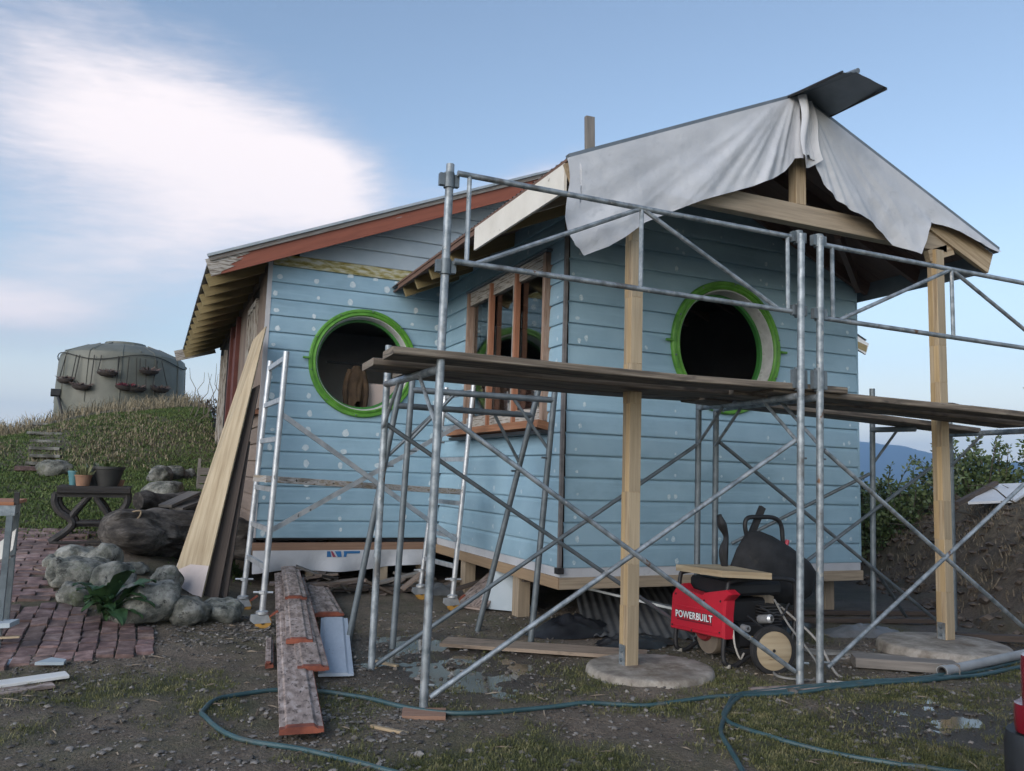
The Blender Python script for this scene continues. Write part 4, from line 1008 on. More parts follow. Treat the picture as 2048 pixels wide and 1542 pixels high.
flat_brace(sC, (5.98, 5.43, 1.42), (4.9, 6.02, .75), galvd); flat_brace(sC, (5.98, 5.43, .62), (7.0, 5.9, -.02), galvd)

# planks of the deck: each its own thing
def deck(name, a, c, w, h, label, mat=plankm):
    mb = MB(); a = Vector(a); c = Vector(c); n = 10; d = (c - a)
    sag = [Vector((0, random.gauss(0, .004), .012 * math.sin(q / n * 6.3 + a.x) * .5)) for q in range(n + 1)]
    for q in range(n):
        pass
    # one continuous board with a slight sag
    side = d.cross(Vector((0, 0, 1))).normalized() * w / 2; rings = []; o_ = random.random() * 30; L = d.length
    cx = .006
    for q in range(n + 1):
        p = a + d * q / n + sag[q]; s_ = side
        pr = [(-1, -h / 2 + cx), (-1 + .05, -h / 2), (1 - .05, -h / 2), (1, -h / 2 + cx), (1, h / 2 - cx), (1 - .05, h / 2), (-1 + .05, h / 2), (-1, h / 2 - cx)]
        rings.append([mb.v(p + s_ * x + Vector((0, 0, z))) for x, z in pr])
    acc = [0, .03, w, w + .01, w + h, w + h + .01, 2 * w + h, 2 * w + h + .01, 2 * w + 2 * h]
    for A, B, q in zip(rings, rings[1:], range(n)):
        for i in range(8):
            j = (i + 1) % 8; u0, u1 = o_ + L * q / n, o_ + L * (q + 1) / n
            mb.face([A[i], A[j], B[j], B[i]], [(u0, acc[i]), (u0, acc[i + 1]), (u1, acc[i + 1]), (u1, acc[i])])
    mb.face(rings[0][::-1], [(o_, k * .02) for k in range(8)]); mb.face(rings[-1], [(o_, k * .02) for k in range(8)])
    return mb.build(name, mat, label=label, cat='plank', group='scaffold deck planks', origin=a)
PZ = SZ + TR + .024
deck('scaffold_plank', (1.20, 4.49, PZ + .026), (4.45, 4.35, PZ + .016), .27, .046, 'front scaffold plank on top of the left deck, nearest the camera')
deck('scaffold_plank', (1.17, 4.83, PZ - .004), (4.30, 4.72, PZ - .004), .33, .046, 'scaffold plank behind the front one, poking out furthest left')
deck('scaffold_plank', (1.45, 5.16, PZ), (4.35, 5.10, PZ), .27, .046, 'rearmost scaffold plank of the left deck beside the window wall')
deck('scaffold_plank', (3.85, 4.40, PZ + .005), (7.3, 4.30, PZ - .055), .22, .046, 'front scaffold plank of the right deck passing before the right post')
deck('scaffold_plank', (3.7, 4.66, PZ - .004), (6.78, 4.62, PZ - .075), .27, .046, 'scaffold plank of the right deck ending just past the right post')
deck('scaffold_plank', (3.75, 5.06, PZ - .01), (6.9, 5.16, PZ - .10), .30, .046, 'rearmost scaffold plank of the right deck nearest the blue wall')
deck('scaffold_plank', (6.78, 5.35, 2.085), (7.22, 5.42, 2.09), .22, .046, 'short plank end lying across the right deck beside the post')

# ------------------------------------------------------------------ pair of leaning trestle frames under the window
def trestle(label, b0, b1, t0, t1, zc):
    t = thing('trestle_frame', label, 'trestle', ((b0[0] + b1[0]) / 2, (b0[1] + b1[1]) / 2, 0), 'dark trestle frames')
    b0, b1, t0, t1 = map(Vector, (b0, b1, t0, t1))
    tube_part('leg', b0, t0, TR, galvd, t); tube_part('leg', b1, t1, TR, galvd, t)
    k = zc
    p, q = b0.lerp(t0, k), b1.lerp(t1, k)
    tube_part('cross_bar', p, q, TR, galvd, t)
    for a, c, s in ((b0, t0, p.lerp(q, .30)), (b1, t1, p.lerp(q, .70))):
        e = a.lerp(c, k - .20); br = tube_part('corner_brace', e, s, BR * .85, galvd, t, 8)
        d = (s - e).normalized()
        pin = a.lerp(c, k - .23); tube_part('brace_pin', pin, pin + Vector((.07 if a is b0 else -.07, -.02, 0)), .009, galvd, t, 6)
c1b = at(697, 1282, Z=0); c3b = at(955, 1262, Z=0); c2b = at(785, 1297, Z=0); c4b = at(1061, 1291, Z=0)
c1t = at(804, 756, Y=6.05); c3t = at(1077, 780, Y=6.05); c2t = at(825, 756, Y=5.95); c4t = at(1110, 778, Y=5.75)
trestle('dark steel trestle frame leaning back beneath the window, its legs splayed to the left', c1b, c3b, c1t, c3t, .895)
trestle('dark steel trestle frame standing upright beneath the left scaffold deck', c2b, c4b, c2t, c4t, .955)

# ------------------------------------------------------------------ small aluminium tower by the gable wall
tw = thing('aluminium_tower', 'small white aluminium ladder frame tower on castors by the round gable window', 'scaffold', (.92, 6.95, 0))
LF, LR, RF, RR = Vector((.92, 6.95, 0)), Vector((.86, 7.80, 0)), Vector((2.74, 7.45, 0)), Vector((2.66, 8.20, 0))
tLF = at(573, 703, Y=6.95); tLR = at(541, 722, Y=7.80); tRF = at(948, 765, Y=7.45); tRR = at(893, 775, Y=8.2)
def ladder(f, r, tf, tr, zs, wmat=alu):
    f0 = f + Vector((0, 0, .15)); r0 = r + Vector((0, 0, .15))
    tube_part('leg', f0, tf, .025, alu, tw); tube_part('leg', r0, tr, .025, alu, tw)
    for z in zs:
        kf = (z - .15) / (tf.z - .15); kr = (z - .15) / (tr.z - .15)
        MB().bar(f0.lerp(tf, min(kf, .985)), r0.lerp(tr, min(kr, .985)), .03, .042).build('rung', alu, tw)
    for p, q in ((f, tf), (r, tr)):
        c = thing('castor_tmp', None, None); bpy.data.objects.remove(c)
        g = MB().lathe([(.03, .12), (.05, .13), (.05, .15), (.028, .16)], p, (0, 0, 1), 14, caps=True).build('castor', alu, tw, smooth=True)
        MB().prism([p + Vector((-.085, -.022, .125)), p + Vector((.045, -.022, .125)), p + Vector((.075, -.022, .06)), p + Vector((-.06, -.022, .055)), p + Vector((-.09, -.022, .08))], (0, .044, 0)).build('castor_fork', alu, g)
        MB().lathe([(.02, -.02), (.062, -.02), (.066, -.01), (.066, .01), (.062, .02), (.02, .02)], p + Vector((.012, 0, .064)), (0, 1, 0), 20).build('castor_wheel', flat('castor_yellow', (.45, .25, .06), .5), g, smooth=True)
        MB().bar(p + Vector((.05, 0, .10)), p + Vector((.125, 0, .15)), .035, .014).build('brake_lever', redend, g)
        k = .32 / (q.z - .0)
        cpos = p + Vector((0, 0, .30)); MB().lathe([(.026, -.015), (.034, -.012), (.034, .012), (.026, .015)], cpos, (0, 0, 1), 12).build('jack_nut', alu, g)
        tube_part('nut_handle', cpos + Vector((-.075, .02, 0)), cpos + Vector((.075, -.02, 0)), .009, alu, g, 6)
ladder(LF, LR, tLF, tLR, (.50, .80, 1.13, 1.55, 1.88, 2.23)); ladder(RF, RR, tRF, tRR, (.42, .70, 1.02, 1.45, 1.78, 2.12))
def fb(a, c): MB().bar(a, c, .012, .042, up=(0, 0, 1)).build('diagonal_brace', alu, tw)
fb(LF + Vector((.05, 0, 1.76)), at(912, 1080, Y=7.43)); fb(at(540, 1062, Y=6.98), RF + Vector((.03, -.02, 1.80)))
mb = MB(); mb.bar((.86, 7.18, 1.215), (2.80, 7.66, 1.13), .30, .055, ch=.004)
mb.build('painted_plank', M('spattered_plank', [(.35, (.16, .14, .12)), (.5, (.38, .37, .36)), (.62, (.22, .17, .11)), (.75, (.42, .41, .40))], .85, 3, (3, 10, 1), 'UV', bump=.001, layer2=[(.62, .66, 12, (3, 3, 1), (.03, .03, .03))]), label='paint spattered plank resting on the aluminium tower', cat='plank', origin=(.86, 7.18, 1.2))
# ------------------------------------------------------------------ things in the yard
def crumple(name, c, rx, ry, h, mat, label, cat, seed=0, n=26):
    mb = MB()
    def fn(u, v):
        a = u * 6.28319; r = v; k = mnoise.noise(Vector((math.cos(a) * 1.7, math.sin(a) * 1.7, seed)))
        x = c[0] + rx * r * math.cos(a) * (1 + .25 * k); y = c[1] + ry * r * math.sin(a) * (1 + .25 * k)
        z = c[2] + h * max(0, 1 - r ** 1.6) * (.6 + .7 * abs(mnoise.noise(Vector((x * 9, y * 9, seed))))) + .02 * mnoise.noise(Vector((x * 14, y * 14, seed + 3))) + .008
        return (x, y, z)
    mb.grid(fn, n, 10); return mb.build(name, mat, smooth=True, sharp=180, label=label, cat=cat, origin=c)

# concrete footing pads
def pad(c, rx, ry, h, label):
    mb = MB(); n = 40; rings = []
    for r, z in ((1.04, -.05), (1.01, h * .55), (.985, h * .9), (.93, h), (.5, h + .004), (.02, h + .004)):
        rings.append([mb.v((c[0] + rx * r * math.cos(q * 6.28319 / n) * (1 + .05 * mnoise.noise(Vector((math.cos(q * .157) * 2, math.sin(q * .157) * 2, c[0])))), c[1] + ry * r * math.sin(q * 6.28319 / n) * (1 + .05 * mnoise.noise(Vector((math.cos(q * .157) * 2, math.sin(q * .157) * 2, 5 + c[0])))), z + .004 * mnoise.noise(Vector((q * .6, r * 3, 1))))) for q in range(n)])
    for A, B in zip(rings, rings[1:]):
        for k in range(n): mb.face([A[k], A[(k + 1) % n], B[(k + 1) % n], B[k]])
    mb.face(rings[-1]); return mb.build('concrete_pad', conc, smooth=True, sharp=50, label=label, cat='footing', group='round concrete footings', origin=c)
pad((3.20, 4.78, 0), .44, .40, .05, 'round concrete footing under the left porch post')
pad((5.98, 4.72, 0), .52, .48, .07, 'round concrete footing under the right porch post')
mb = MB(); mb.grid(lambda u, v: (4.72 + u * 1.0 + v * .1, 4.98 - u * .75 + v * .35 - .2, .012 + .018 * math.sin(u * 5) * math.sin(v * 3) + .01 * mnoise.noise(Vector((u * 5, v * 5, 2)))), 16, 10)
mb.build('mortar_spill', conc, smooth=True, sharp=180, label='thin spill of dried concrete left of the right footing', cat='concrete')
mb = MB(); mb.bar((4.78, 4.52, .045), (5.34, 4.12, .045), .17, .07, ch=.004)
mb.build('timber_block', greywood, label='thick grey timber lying beside the right footing', cat='timber', origin=(4.78, 4.52, 0))
mb = MB(); P0 = Vector((5.12, 4.06, .045)); P1 = Vector((6.9, 4.36, .06))
mb.tube([P0, P1], .034, 16, caps=False); o = mb.build('drain_pipe', M('grey_pipe', [(.3, (.26, .28, .29)), (.7, (.38, .40, .41))], .5, 6), smooth=True, label='grey plastic pipe lying above the hoses at the right', cat='pipe', origin=P0)
d_ = (P1 - P0).normalized(); MB().lathe([(.034, 0), (.026, 0), (.026, .5)], P0, d_, 16).build('pipe_bore', M('pipe_inside', [(.3, (.06, .06, .06)), (.7, (.1, .1, .1))], .6), o, smooth=True)
MB().lathe([(.036, .0), (.040, .0), (.040, .05), (.034, .05)], P0 - d_ * .002, d_, 16).build('pipe_socket', MATS['grey_pipe'], o, smooth=True)
mb = MB(); mb.bar((4.35, 5.02, 0), (4.35, 5.02, .47), .10, .20, up=(1, 0, 0), ch=.003)
mb.build('timber_stub', pinegrey, label='short upright timber offcut behind the wooden generator wheel', cat='timber', origin=(4.35, 5.02, 0))

# ---- hose: one long green hose in three runs
def spline(pts, k=10):
    out = []
    P_ = [Vector(p) for p in pts]; P_ = [P_[0] * 2 - P_[1]] + P_ + [P_[-1] * 2 - P_[-2]]
    for i in range(1, len(P_) - 2):
        a, b_, c, d = P_[i - 1:i + 3]
        for q in range(k):
            t = q / k; out.append(.5 * ((2 * b_) + (c - a) * t + (2 * a - 5 * b_ + 4 * c - d) * t * t + (3 * b_ - a - 3 * c + d) * t ** 3))
    return out + [P_[-2]]
def hose(pts, label, r=.0125, lift=0.0):
    P_ = spline([(x, y, 0) for x, y in pts]); zs_ = [max(ground_z(p.x, p.y), ground_z(p.x + .03, p.y), ground_z(p.x, p.y + .03)) for p in P_]; zs_ = [max(sum(zs_[max(0, i - 3):i + 4]) / len(zs_[max(0, i - 3):i + 4]), zs_[i] - .004) for i in range(len(zs_))]
    P_ = [Vector((p.x, p.y, zs_[i] + r)) for i, p in enumerate(P_)]
    return MB().tube(P_, r, 8).build('garden_hose', hosem, smooth=True, label=label, cat='hose', group='green garden hose', origin=P_[0])
hose([(1.35, 3.15), (.978, 3.62), (.727, 3.92), (.471, 4.227), (.365, 4.51), (.351, 4.694), (.484, 4.951), (.768, 5.028), (1.01, 4.93), (1.2, 4.726), (1.424, 4.396), (1.71, 4.226), (2.157, 4.211), (2.47, 4.194), (2.734, 4.079), (3.084, 4.076), (3.439, 4.055), (3.85, 4.035), (4.4, 4.03), (4.95, 3.98), (5.5, 4.03), (6.3, 4.16), (7.0, 4.4)], 'green garden hose looping round the old boards and along the front')
hose([(2.3, 2.6), (2.552, 3.077), (2.761, 3.463), (2.926, 3.671), (3.2, 3.93), (3.46, 4.085), (3.849, 4.085), (4.269, 4.07), (4.89, 4.015), (5.4, 4.00), (6.14, 4.10), (6.9, 4.25)], 'green garden hose turning down to the bottom edge right of centre')
hose([(3.9, 2.35), (3.34, 2.805), (3.038, 3.25), (2.96, 3.569), (3.0, 3.75), (3.155, 3.91), (3.394, 4.10), (3.749, 4.13), (4.3, 4.10), (4.9, 4.05), (5.5, 4.09), (6.2, 4.22)], 'green garden hose running off towards the car at bottom right')

# ---- stripped old boards in a heap
def oldb(a, c, w, h, label, up=(0, 0, 1), mat=None, red=True):
    a = Vector(a); c = Vector(c); d = (c - a).normalized(); sd = d.cross(Vector(up)).normalized(); u2 = sd.cross(d).normalized()
    mb = MB(); o_ = random.random() * 40; L = (c - a).length
    pr = [(-w / 2, 0), (w / 2 - .03, -.0), (w / 2, .002), (w / 2, h * .55), (w / 2 - .03, h * .62), (w / 2 - .045, h), (-w / 2 + .035, h), (-w / 2 + .025, h * .8), (-w / 2, h * .75)]
    A = [mb.v(a + sd * x + u2 * z) for x, z in pr]; B = [mb.v(c + sd * x + u2 * z) for x, z in pr]; acc = 0; n = len(pr)
    for i in range(n):
        j = (i + 1) % n; e = math.hypot(pr[i][0] - pr[j][0], pr[i][1] - pr[j][1])
        mb.face([A[i], A[j], B[j], B[i]], [(o_, acc), (o_, acc + e), (o_ + L, acc + e), (o_ + L, acc)]); acc += e
    mb.face(A[::-1]); mb.face(B)
    o = mb.build('old_weatherboard', mat or oldboard, label=label, cat='board', group='stripped weatherboards in the heap', origin=a)
    if red:
        e = MB(); q = .0015; k = .035
        prr = [(x * 1.01, z * 1.02 + (q if z > .001 else -q)) for x, z in pr]
        A = [e.v(a - d * .001 + sd * x + u2 * z) for x, z in prr]; B = [e.v(a + d * (k + random.uniform(0, .02)) + sd * x + u2 * z) for x, z in prr]
        for i in range(n): e.face([A[i], A[(i + 1) % n], B[(i + 1) % n], B[i]])
        e.face(A[::-1]); e.build('painted_end', redend, o)
        e = MB(); e.bar(a + sd * (w / 2 + .001) + u2 * h * .28, c + sd * (w / 2 + .001) + u2 * h * .28, .003, h * .5, up=u2); e.build('painted_edge', redend, o)
    return o
oldb((.755, 4.06, .05), (1.42, 9.15, .16), .205, .030, 'longest stripped weatherboard with red painted end nearest the camera')
oldb((1.0, 5.12, .085), (1.44, 8.6, .19), .185, .028, 'stripped weatherboard lying second in the heap with red end')
oldb((1.02, 5.75, .125), (1.48, 9.1, .22), .175, .030, 'dark stained stripped weatherboard on top of the heap')
oldb((1.235, 7.25, .185), (1.45, 9.0, .245), .18, .030, 'shorter stripped weatherboard topmost at the back of the heap')
oldb((1.50, 7.10, .06), (1.66, 8.7, .10), .24, .032, 'short wide stripped weatherboard beside the castor, red end', mat=oldboard)
oldb((1.17, 5.25, .012), (1.52, 7.0, .05), .22, .022, 'pale blue grey weatherboard lying right of the old heap', mat=M('bluegrey_board', [(.25, (.36, .42, .50)), (.8, (.47, .53, .60))], .7, 3, (2, 8, 1), 'UV', layer2=[(.66, .7, 6, (2, 9, 1), (.2, .2, .22))]), red=False)
oldb((.80, 5.55, .02), (.90, 6.3, .03), .05, .035, 'thin red edged batten left of the old weatherboards')
# small offcuts lying in the mud
def offcut(a, c, w, h, label, mat=pine): MB().bar(a, c, w, h).build('offcut', mat, label=label, cat='offcut', origin=a)
offcut((-.10, 5.86, .012), (-.06, 6.04, .016), .02, .012, 'pale sliver of wood at the front edge of the brick path')
offcut((1.62, 5.42, .01), (1.50, 5.60, .012), .03, .014, 'pale sliver of wood by the pale blue board')
offcut((1.27, 4.02, .012), (1.13, 4.20, .012), .02, .014, 'thin pale stick in the grass near the scaffold foot')
offcut((1.34, 4.36, .012), (1.56, 4.28, .012), .16, .02, 'brown board scrap under the front scaffold foot', M('scrap_brown', [(.3, (.22, .12, .08)), (.7, (.33, .20, .14))], .8, 4, UVS, 'UV'))
offcut((-.72, 6.62, .055), (-.60, 6.45, .045), .026, .014, 'short stick lying on the brick path')
offcut((3.55, 4.16, .01), (4.05, 4.10, .012), .10, .02, 'thin board scrap under the twin scaffold feet', oldboard)
offcut((2.15, 6.0, .03), (3.42, 5.15, .03), .26, .025, 'long mud stained board lying across the wet ground', M('muddy_board', [(.3, (.20, .15, .11)), (.7, (.33, .26, .20))], .85, 3, (1.5, 8, 1), 'UV', layer2=[(.58, .7, 3, (1, 3, 1), (.11, .085, .065))]))
MB().bar((-.92, 5.50, .02), (-.36, 5.66, .035), .125, .018, ch=.002).build('white_board', white, label='white painted board lying at the left below the bricks', cat='board', origin=(-.92, 5.5, 0))
MB().bar((-.90, 5.40, .008), (-.42, 5.54, .010), .12, .014).build('white_board', oldboard, label='bare board beneath the white board at the left', cat='board', origin=(-.9, 5.4, 0))
MB().prism([(-.56, 5.92, .045), (-.40, 5.90, .04), (-.39, 5.96, .045), (-.48, 6.02, .05)], (0, 0, .018)).build('blue_offcut', primer, label='small pale blue offcut at the front of the brick path', cat='offcut')
MB().prism([(-.86, 6.0, .02), (-.70, 6.04, .02), (-.66, 6.16, .03), (-.82, 6.16, .03)], (0, 0, .02)).build('blue_offcut', primer, label='blue offcut lying at the foot of the steel bench', cat='offcut')

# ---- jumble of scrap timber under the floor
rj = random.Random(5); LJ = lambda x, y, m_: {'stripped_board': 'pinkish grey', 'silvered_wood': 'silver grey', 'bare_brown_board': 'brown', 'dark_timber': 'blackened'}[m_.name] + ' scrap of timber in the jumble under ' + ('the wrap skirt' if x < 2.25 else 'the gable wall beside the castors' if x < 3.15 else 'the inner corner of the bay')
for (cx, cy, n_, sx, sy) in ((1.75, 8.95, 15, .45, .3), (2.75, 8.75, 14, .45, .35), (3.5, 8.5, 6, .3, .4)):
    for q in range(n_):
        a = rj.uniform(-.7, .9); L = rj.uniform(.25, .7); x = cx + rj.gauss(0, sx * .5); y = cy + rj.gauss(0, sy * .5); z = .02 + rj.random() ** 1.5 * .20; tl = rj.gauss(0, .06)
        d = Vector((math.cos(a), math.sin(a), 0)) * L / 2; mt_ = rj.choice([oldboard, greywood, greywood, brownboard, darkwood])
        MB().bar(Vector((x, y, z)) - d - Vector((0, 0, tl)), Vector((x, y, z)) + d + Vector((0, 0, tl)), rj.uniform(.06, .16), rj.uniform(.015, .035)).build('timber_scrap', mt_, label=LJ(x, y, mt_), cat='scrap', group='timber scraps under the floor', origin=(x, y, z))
MB().bar((2.9, 7.45, .03), (3.5, 7.9, .30), .35, .03).build('scrap_sheet', oldboard, label='peeling board propped under the side bearer', cat='board', origin=(2.9, 7.45, 0))
MB().prism([(3.02, 7.45, .02), (3.42, 7.05, .02), (3.30, 7.4, .38), (3.16, 7.52, .40)], (.015, .015, 0)).build('pale_panel', primer, label='pale triangular panel leaning under the side bearer', cat='panel')
crumple('plastic_sheet', (3.35, 6.15, .0), .42, .24, .20, M('black_polythene', [(.3, (.012, .013, .016)), (.7, (.03, .032, .037))], .32, 8), 'crumpled black polythene bunched below the bay corner', 'polythene', 1)
crumple('plastic_sheet', (3.62, 5.62, .0), .38, .20, .10, MATS['black_polythene'], 'crumpled black polythene beside the left porch post', 'polythene', 5)
crumple('plastic_sheet', (5.0, 5.9, .0), .7, .35, .09, MATS['black_polythene'], 'black polythene spread on the mud behind the generator', 'polythene', 9)
crumple('plastic_sheet', (5.9, 5.5, .0), .45, .22, .10, M('grey_polythene', [(.3, (.10, .10, .10)), (.7, (.2, .2, .2))], .5, 8), 'muddy grey polythene heap behind the right footing', 'polythene', 14)
crumple('plastic_sheet', (3.05, 8.55, .0), .3, .2, .13, MATS['grey_polythene'], 'crumpled grey plastic under the inner corner of the house', 'polythene', 21)
csh = corrugated('corrugated_sheet', (3.35, 5.95, .02), (4.35, 5.55, .02), (4.1, 7.6, .30), M('dark_corrugate', [(.3, (.10, .105, .11)), (.7, (.18, .185, .19))], .6, 4, metal=.3), None, rows=6)
tag(csh, 'dark corrugated iron sheet sloping out from under the bay', 'roofing sheet')
MB().bar((3.60, 6.55, .34), (4.75, 5.5, .10), .09, .02).build('metal_strip', zinc, label='pale metal strip lying on the corrugated sheet', cat='flashing', origin=(3.6, 6.55, .3))
for k, (a, c) in enumerate((((4.6, 6.4, .03), (7.3, 5.6, .03)), ((5.2, 6.6, .04), (7.6, 6.0, .03)))):
    MB().bar(a, c, .07, .04).build('batten', darkwood, label=('dark batten lying on the mud nearest the right footing', 'dark batten lying on the mud close to the bank')[k], cat='batten', origin=a)
MB().bar((6.55, 5.05, .03), (7.25, 4.55, .05), .09, .05).build('batten', darkwood, label='dark edging board at the foot of the bank by the frame edge', cat='batten', origin=(6.55, 5.05, 0))

# ------------------------------------------------------------------ generator
gen = thing('generator', 'red and black portable generator with wooden disc wheel standing before the bay', 'generator', (3.95, 4.95, 0))
GX = 3.78
pan = MB()   # bulged control panel: outline in (Y,Z), extruded with chamfer towards -X
out = [(5.385, .165), (5.36, .43), (5.30, .50), (5.24, .525), (5.20, .49), (4.98, .475), (4.93, .50), (4.72, .545), (4.66, .52), (4.72, .47), (4.735, .36), (4.74, .20)]
def ring_(off, x): 
    cy = sum(p[0] for p in out) / len(out); cz = sum(p[1] for p in out) / len(out)
    return [(x, cy + (p[0] - cy) * off, cz + (p[1] - cz) * off) for p in out]
R1, R2, R3 = ring_(1.0, GX + .09), ring_(1.0, GX + .02), ring_(.955, GX)
I1, I2, I3 = [[pan.v(p) for p in r] for r in (R1, R2, R3)]
for A, B in ((I1, I2), (I2, I3)):
    for k in range(len(out)): pan.face([A[k], A[(k + 1) % len(out)], B[(k + 1) % len(out)], B[k]])
pan.face(I3); pan.face(I1[::-1])
pnl = pan.build('control_panel', redp, gen)
MB().bar((GX - .003, 5.30, .355), (GX - .003, 4.78, .375), .008, .012).build('panel_rib', redp, pnl)
MB().bar((GX - .003, 5.33, .205), (GX - .003, 4.77, .235), .006, .006).build('panel_rib', redp, pnl)
def text_mesh(txt, size, loc, rot, mat, parent, name, offset=0.0, extrude=.0008, xs_=1.0):
    cu = bpy.data.curves.new(name, 'FONT'); cu.body = txt; cu.size = size; cu.extrude = extrude; cu.offset = offset; cu.space_character = 1.07; cu.align_x = 'CENTER'; cu.align_y = 'CENTER'
    tmp = bpy.data.objects.new(name, cu); COL.objects.link(tmp); dg = bpy.context.evaluated_depsgraph_get()
    me = bpy.data.meshes.new_from_object(tmp.evaluated_get(dg)); bpy.data.objects.remove(tmp)
    for v_ in me.vertices: v_.co.x *= xs_
    me.materials.append(mat) if not me.materials else None
    me.materials.clear(); me.materials.append(mat)
    o = bpy.data.objects.new(name, me); COL.objects.link(o); o.parent = parent; o.location = Vector(loc) - wloc(parent); o.rotation_euler = rot; return o
trot = (Matrix(((0, 0, -1), (-1, 0, 0), (0, 1, 0))) @ Matrix.Rotation(R_(3.2), 3, 'Z')).to_euler()
inkw = flat('ink_white', (.75, .75, .75), .6); inkk = flat('ink_dark', (.02, .02, .03), .6)
text_mesh('POWERBUILT', .070, (GX - .0035, 5.075, .305), trot, inkk, pnl, 'lettering_outline', .006, .0006, 1.0)
text_mesh('POWERBUILT', .070, (GX - .0052, 5.075, .305), trot, inkw, pnl, 'lettering', .0015, .0006, 1.0)
MB().bar((GX - .003, 5.28, .257), (GX - .003, 4.86, .279), .002, .010).build('small_print', flat('ink_darkred', (.16, .01, .02), .6), pnl)
# tubular cradle frame with bent feet
for y in (5.33, 4.76):
    pts = spline([(GX + .03, y, .22), (GX + .02, y, .10), (GX + .03, y - .01, .03), (GX + .10, y - .02, .012), (GX + .20, y - .02, .06), (GX + .34, y - .02, .12), (GX + .62, y - .02, .12)], 6)
    MB().tube(pts, .017, 10).build('frame_tube', blackm, gen, smooth=True)
    MB().lathe([(.022, -.012), (.024, .0), (.022, .014)], (GX + .05, y - .01, .012), (0, 0, 1), 10, caps=True).build('rubber_foot', flat('foot_cream', (.4, .38, .33), .8), gen)
    pts = spline([(GX + .05, y, .46), (GX + .06, y, .56), (GX + .10, y, .60), (GX + .35, y, .61), (GX + .60, y, .60), (GX + .68, y, .55), (GX + .68, y, .30), (GX + .62, y - .02, .12)], 6)
    MB().tube(pts, .017, 10).build('frame_tube', blackm, gen, smooth=True)
MB().tube([(GX + .2, 5.32, .61), (GX + .2, 4.77, .61)], .017, 10).build('frame_tube', blackm, gen, smooth=True)
MB().tube([(GX + .2, 5.32, .09), (GX + .2, 4.77, .09)], .014, 10).build('frame_tube', blackm, gen, smooth=True)
MB().box((GX + .36, 5.05, .53), .46, .48, .10, ch=.03).build('fuel_tank', black, gen)
MB().box((GX + .40, 4.98, .20), .40, .36, .18, ch=.02).build('crankcase', flat('crank_dark', (.022, .022, .024), .55, .3), gen)
MB().bar((GX + .15, 4.74, .10), (GX + .62, 4.74, .14), .03, .03).build('skid_rail', blackm, gen)
for q in range(6): MB().lathe([(.0001, .006), (.007, .005), (.008, 0)], (GX - .0005, (5.345, 5.30, 4.775, 4.765, 5.1, 4.95)[q], (.20, .44, .24, .46, .20, .44)[q]), (-1, 0, 0), 8).build('panel_screw', blackm, pnl)
MB().box((GX + .34, 5.04, .34), .34, .30, .22, ch=.02).build('engine_block', flat('engine_dark', (.03, .03, .032), .5, .4), gen)
for q in range(7): MB().box((GX + .50, 4.86, .27 + q * .022), .16, .14, .008).build('cooling_fin', flat('engine_fin', (.09, .09, .095), .45, .6), gen)
MB().lathe([(.0001, -.16), (.10, -.16), (.115, -.14), (.115, .12), (.09, .15), (.0001, .15)], (GX + .22, 5.06, .24), (1, 0, .0), 24).build('alternator', flat('alternator_red', (.22, .02, .025), .5), gen, smooth=True)
MB().lathe([(.0001, -.02), (.125, -.02), (.13, 0), (.13, .04), (.0001, .05)], (GX + .10, 5.02, .17), (1, 0, 0), 24).build('fan_cover', flat('fan_tan', (.16, .13, .10), .6), gen, smooth=True)
MB().lathe([(.02, -.05), (.032, -.05), (.032, .06), (.018, .075)], (GX + .36, 4.72, .33), (0, -1, .2), 14).build('carburettor', alu, gen, smooth=True)
MB().lathe([(.012, -.03), (.024, -.03), (.024, .03), (.012, .03)], (GX + .20, 4.74, .27), (0, -1, 0), 12).build('fuel_filter', alu, gen, smooth=True)
MB().box((GX + .24, 4.73, .20), .03, .02, .025).build('drain_plug', flat('brass_yellow', (.45, .28, .05), .4), gen)
for k, pts in enumerate(([(GX + .10, 4.75, .26), (GX + .09, 4.72, .16), (GX + .12, 4.70, .07), (GX + .17, 4.72, .10)], [(GX + .2, 4.72, .36), (GX + .34, 4.68, .26), (GX + .5, 4.70, .22), (GX + .62, 4.76, .28)], [(GX + .1, 5.3, .2), (GX + .2, 5.2, .14), (GX + .3, 5.1, .08), (GX + .4, 4.9, .10)], [(GX + .3, 4.70, .42), (GX + .45, 4.66, .36), (GX + .55, 4.68, .44)])):
    MB().tube(spline(pts, 6), .007, 6).build('fuel_hose', (flat('hose_cream', (.42, .40, .36), .6) if k == 0 else blackm), gen, smooth=True)
def disc_wheel(c, r, w, face):
    c = Vector(c); ax = (-.22, -1, 0)
    t = MB().lathe([(r * .80, -w / 2), (r * .97, -w / 2), (r, -w * .25), (r, w * .25), (r * .97, w / 2), (r * .80, w / 2)], c, ax, 40).build('wheel', M('tyre_rubber', [(.3, (.012, .012, .013)), (.7, (.025, .025, .026))], .8, 10), gen, smooth=True)
    MB().lathe([(.0001, w * .44), (r * .78, w * .44), (r * .815, w * .40), (r * .815, -w * .4), (.0001, -w * .4)], c, ax, 40).build('wheel_disc', face, t, smooth=True, sharp=30)
    MB().lathe([(.0001, w * .52), (.010, w * .52), (.012, w * .44), (.012, 0)], c, ax, 10).build('axle_bolt', blackm, t)
disc_wheel((4.04, 4.53, .155), .165, .05, ply)
disc_wheel((4.28, 5.42, .155), .165, .05, ply)
MB().tube([(4.03, 4.55, .155), (4.28, 5.42, .155)], .012, 8).build('axle', blackm, gen)
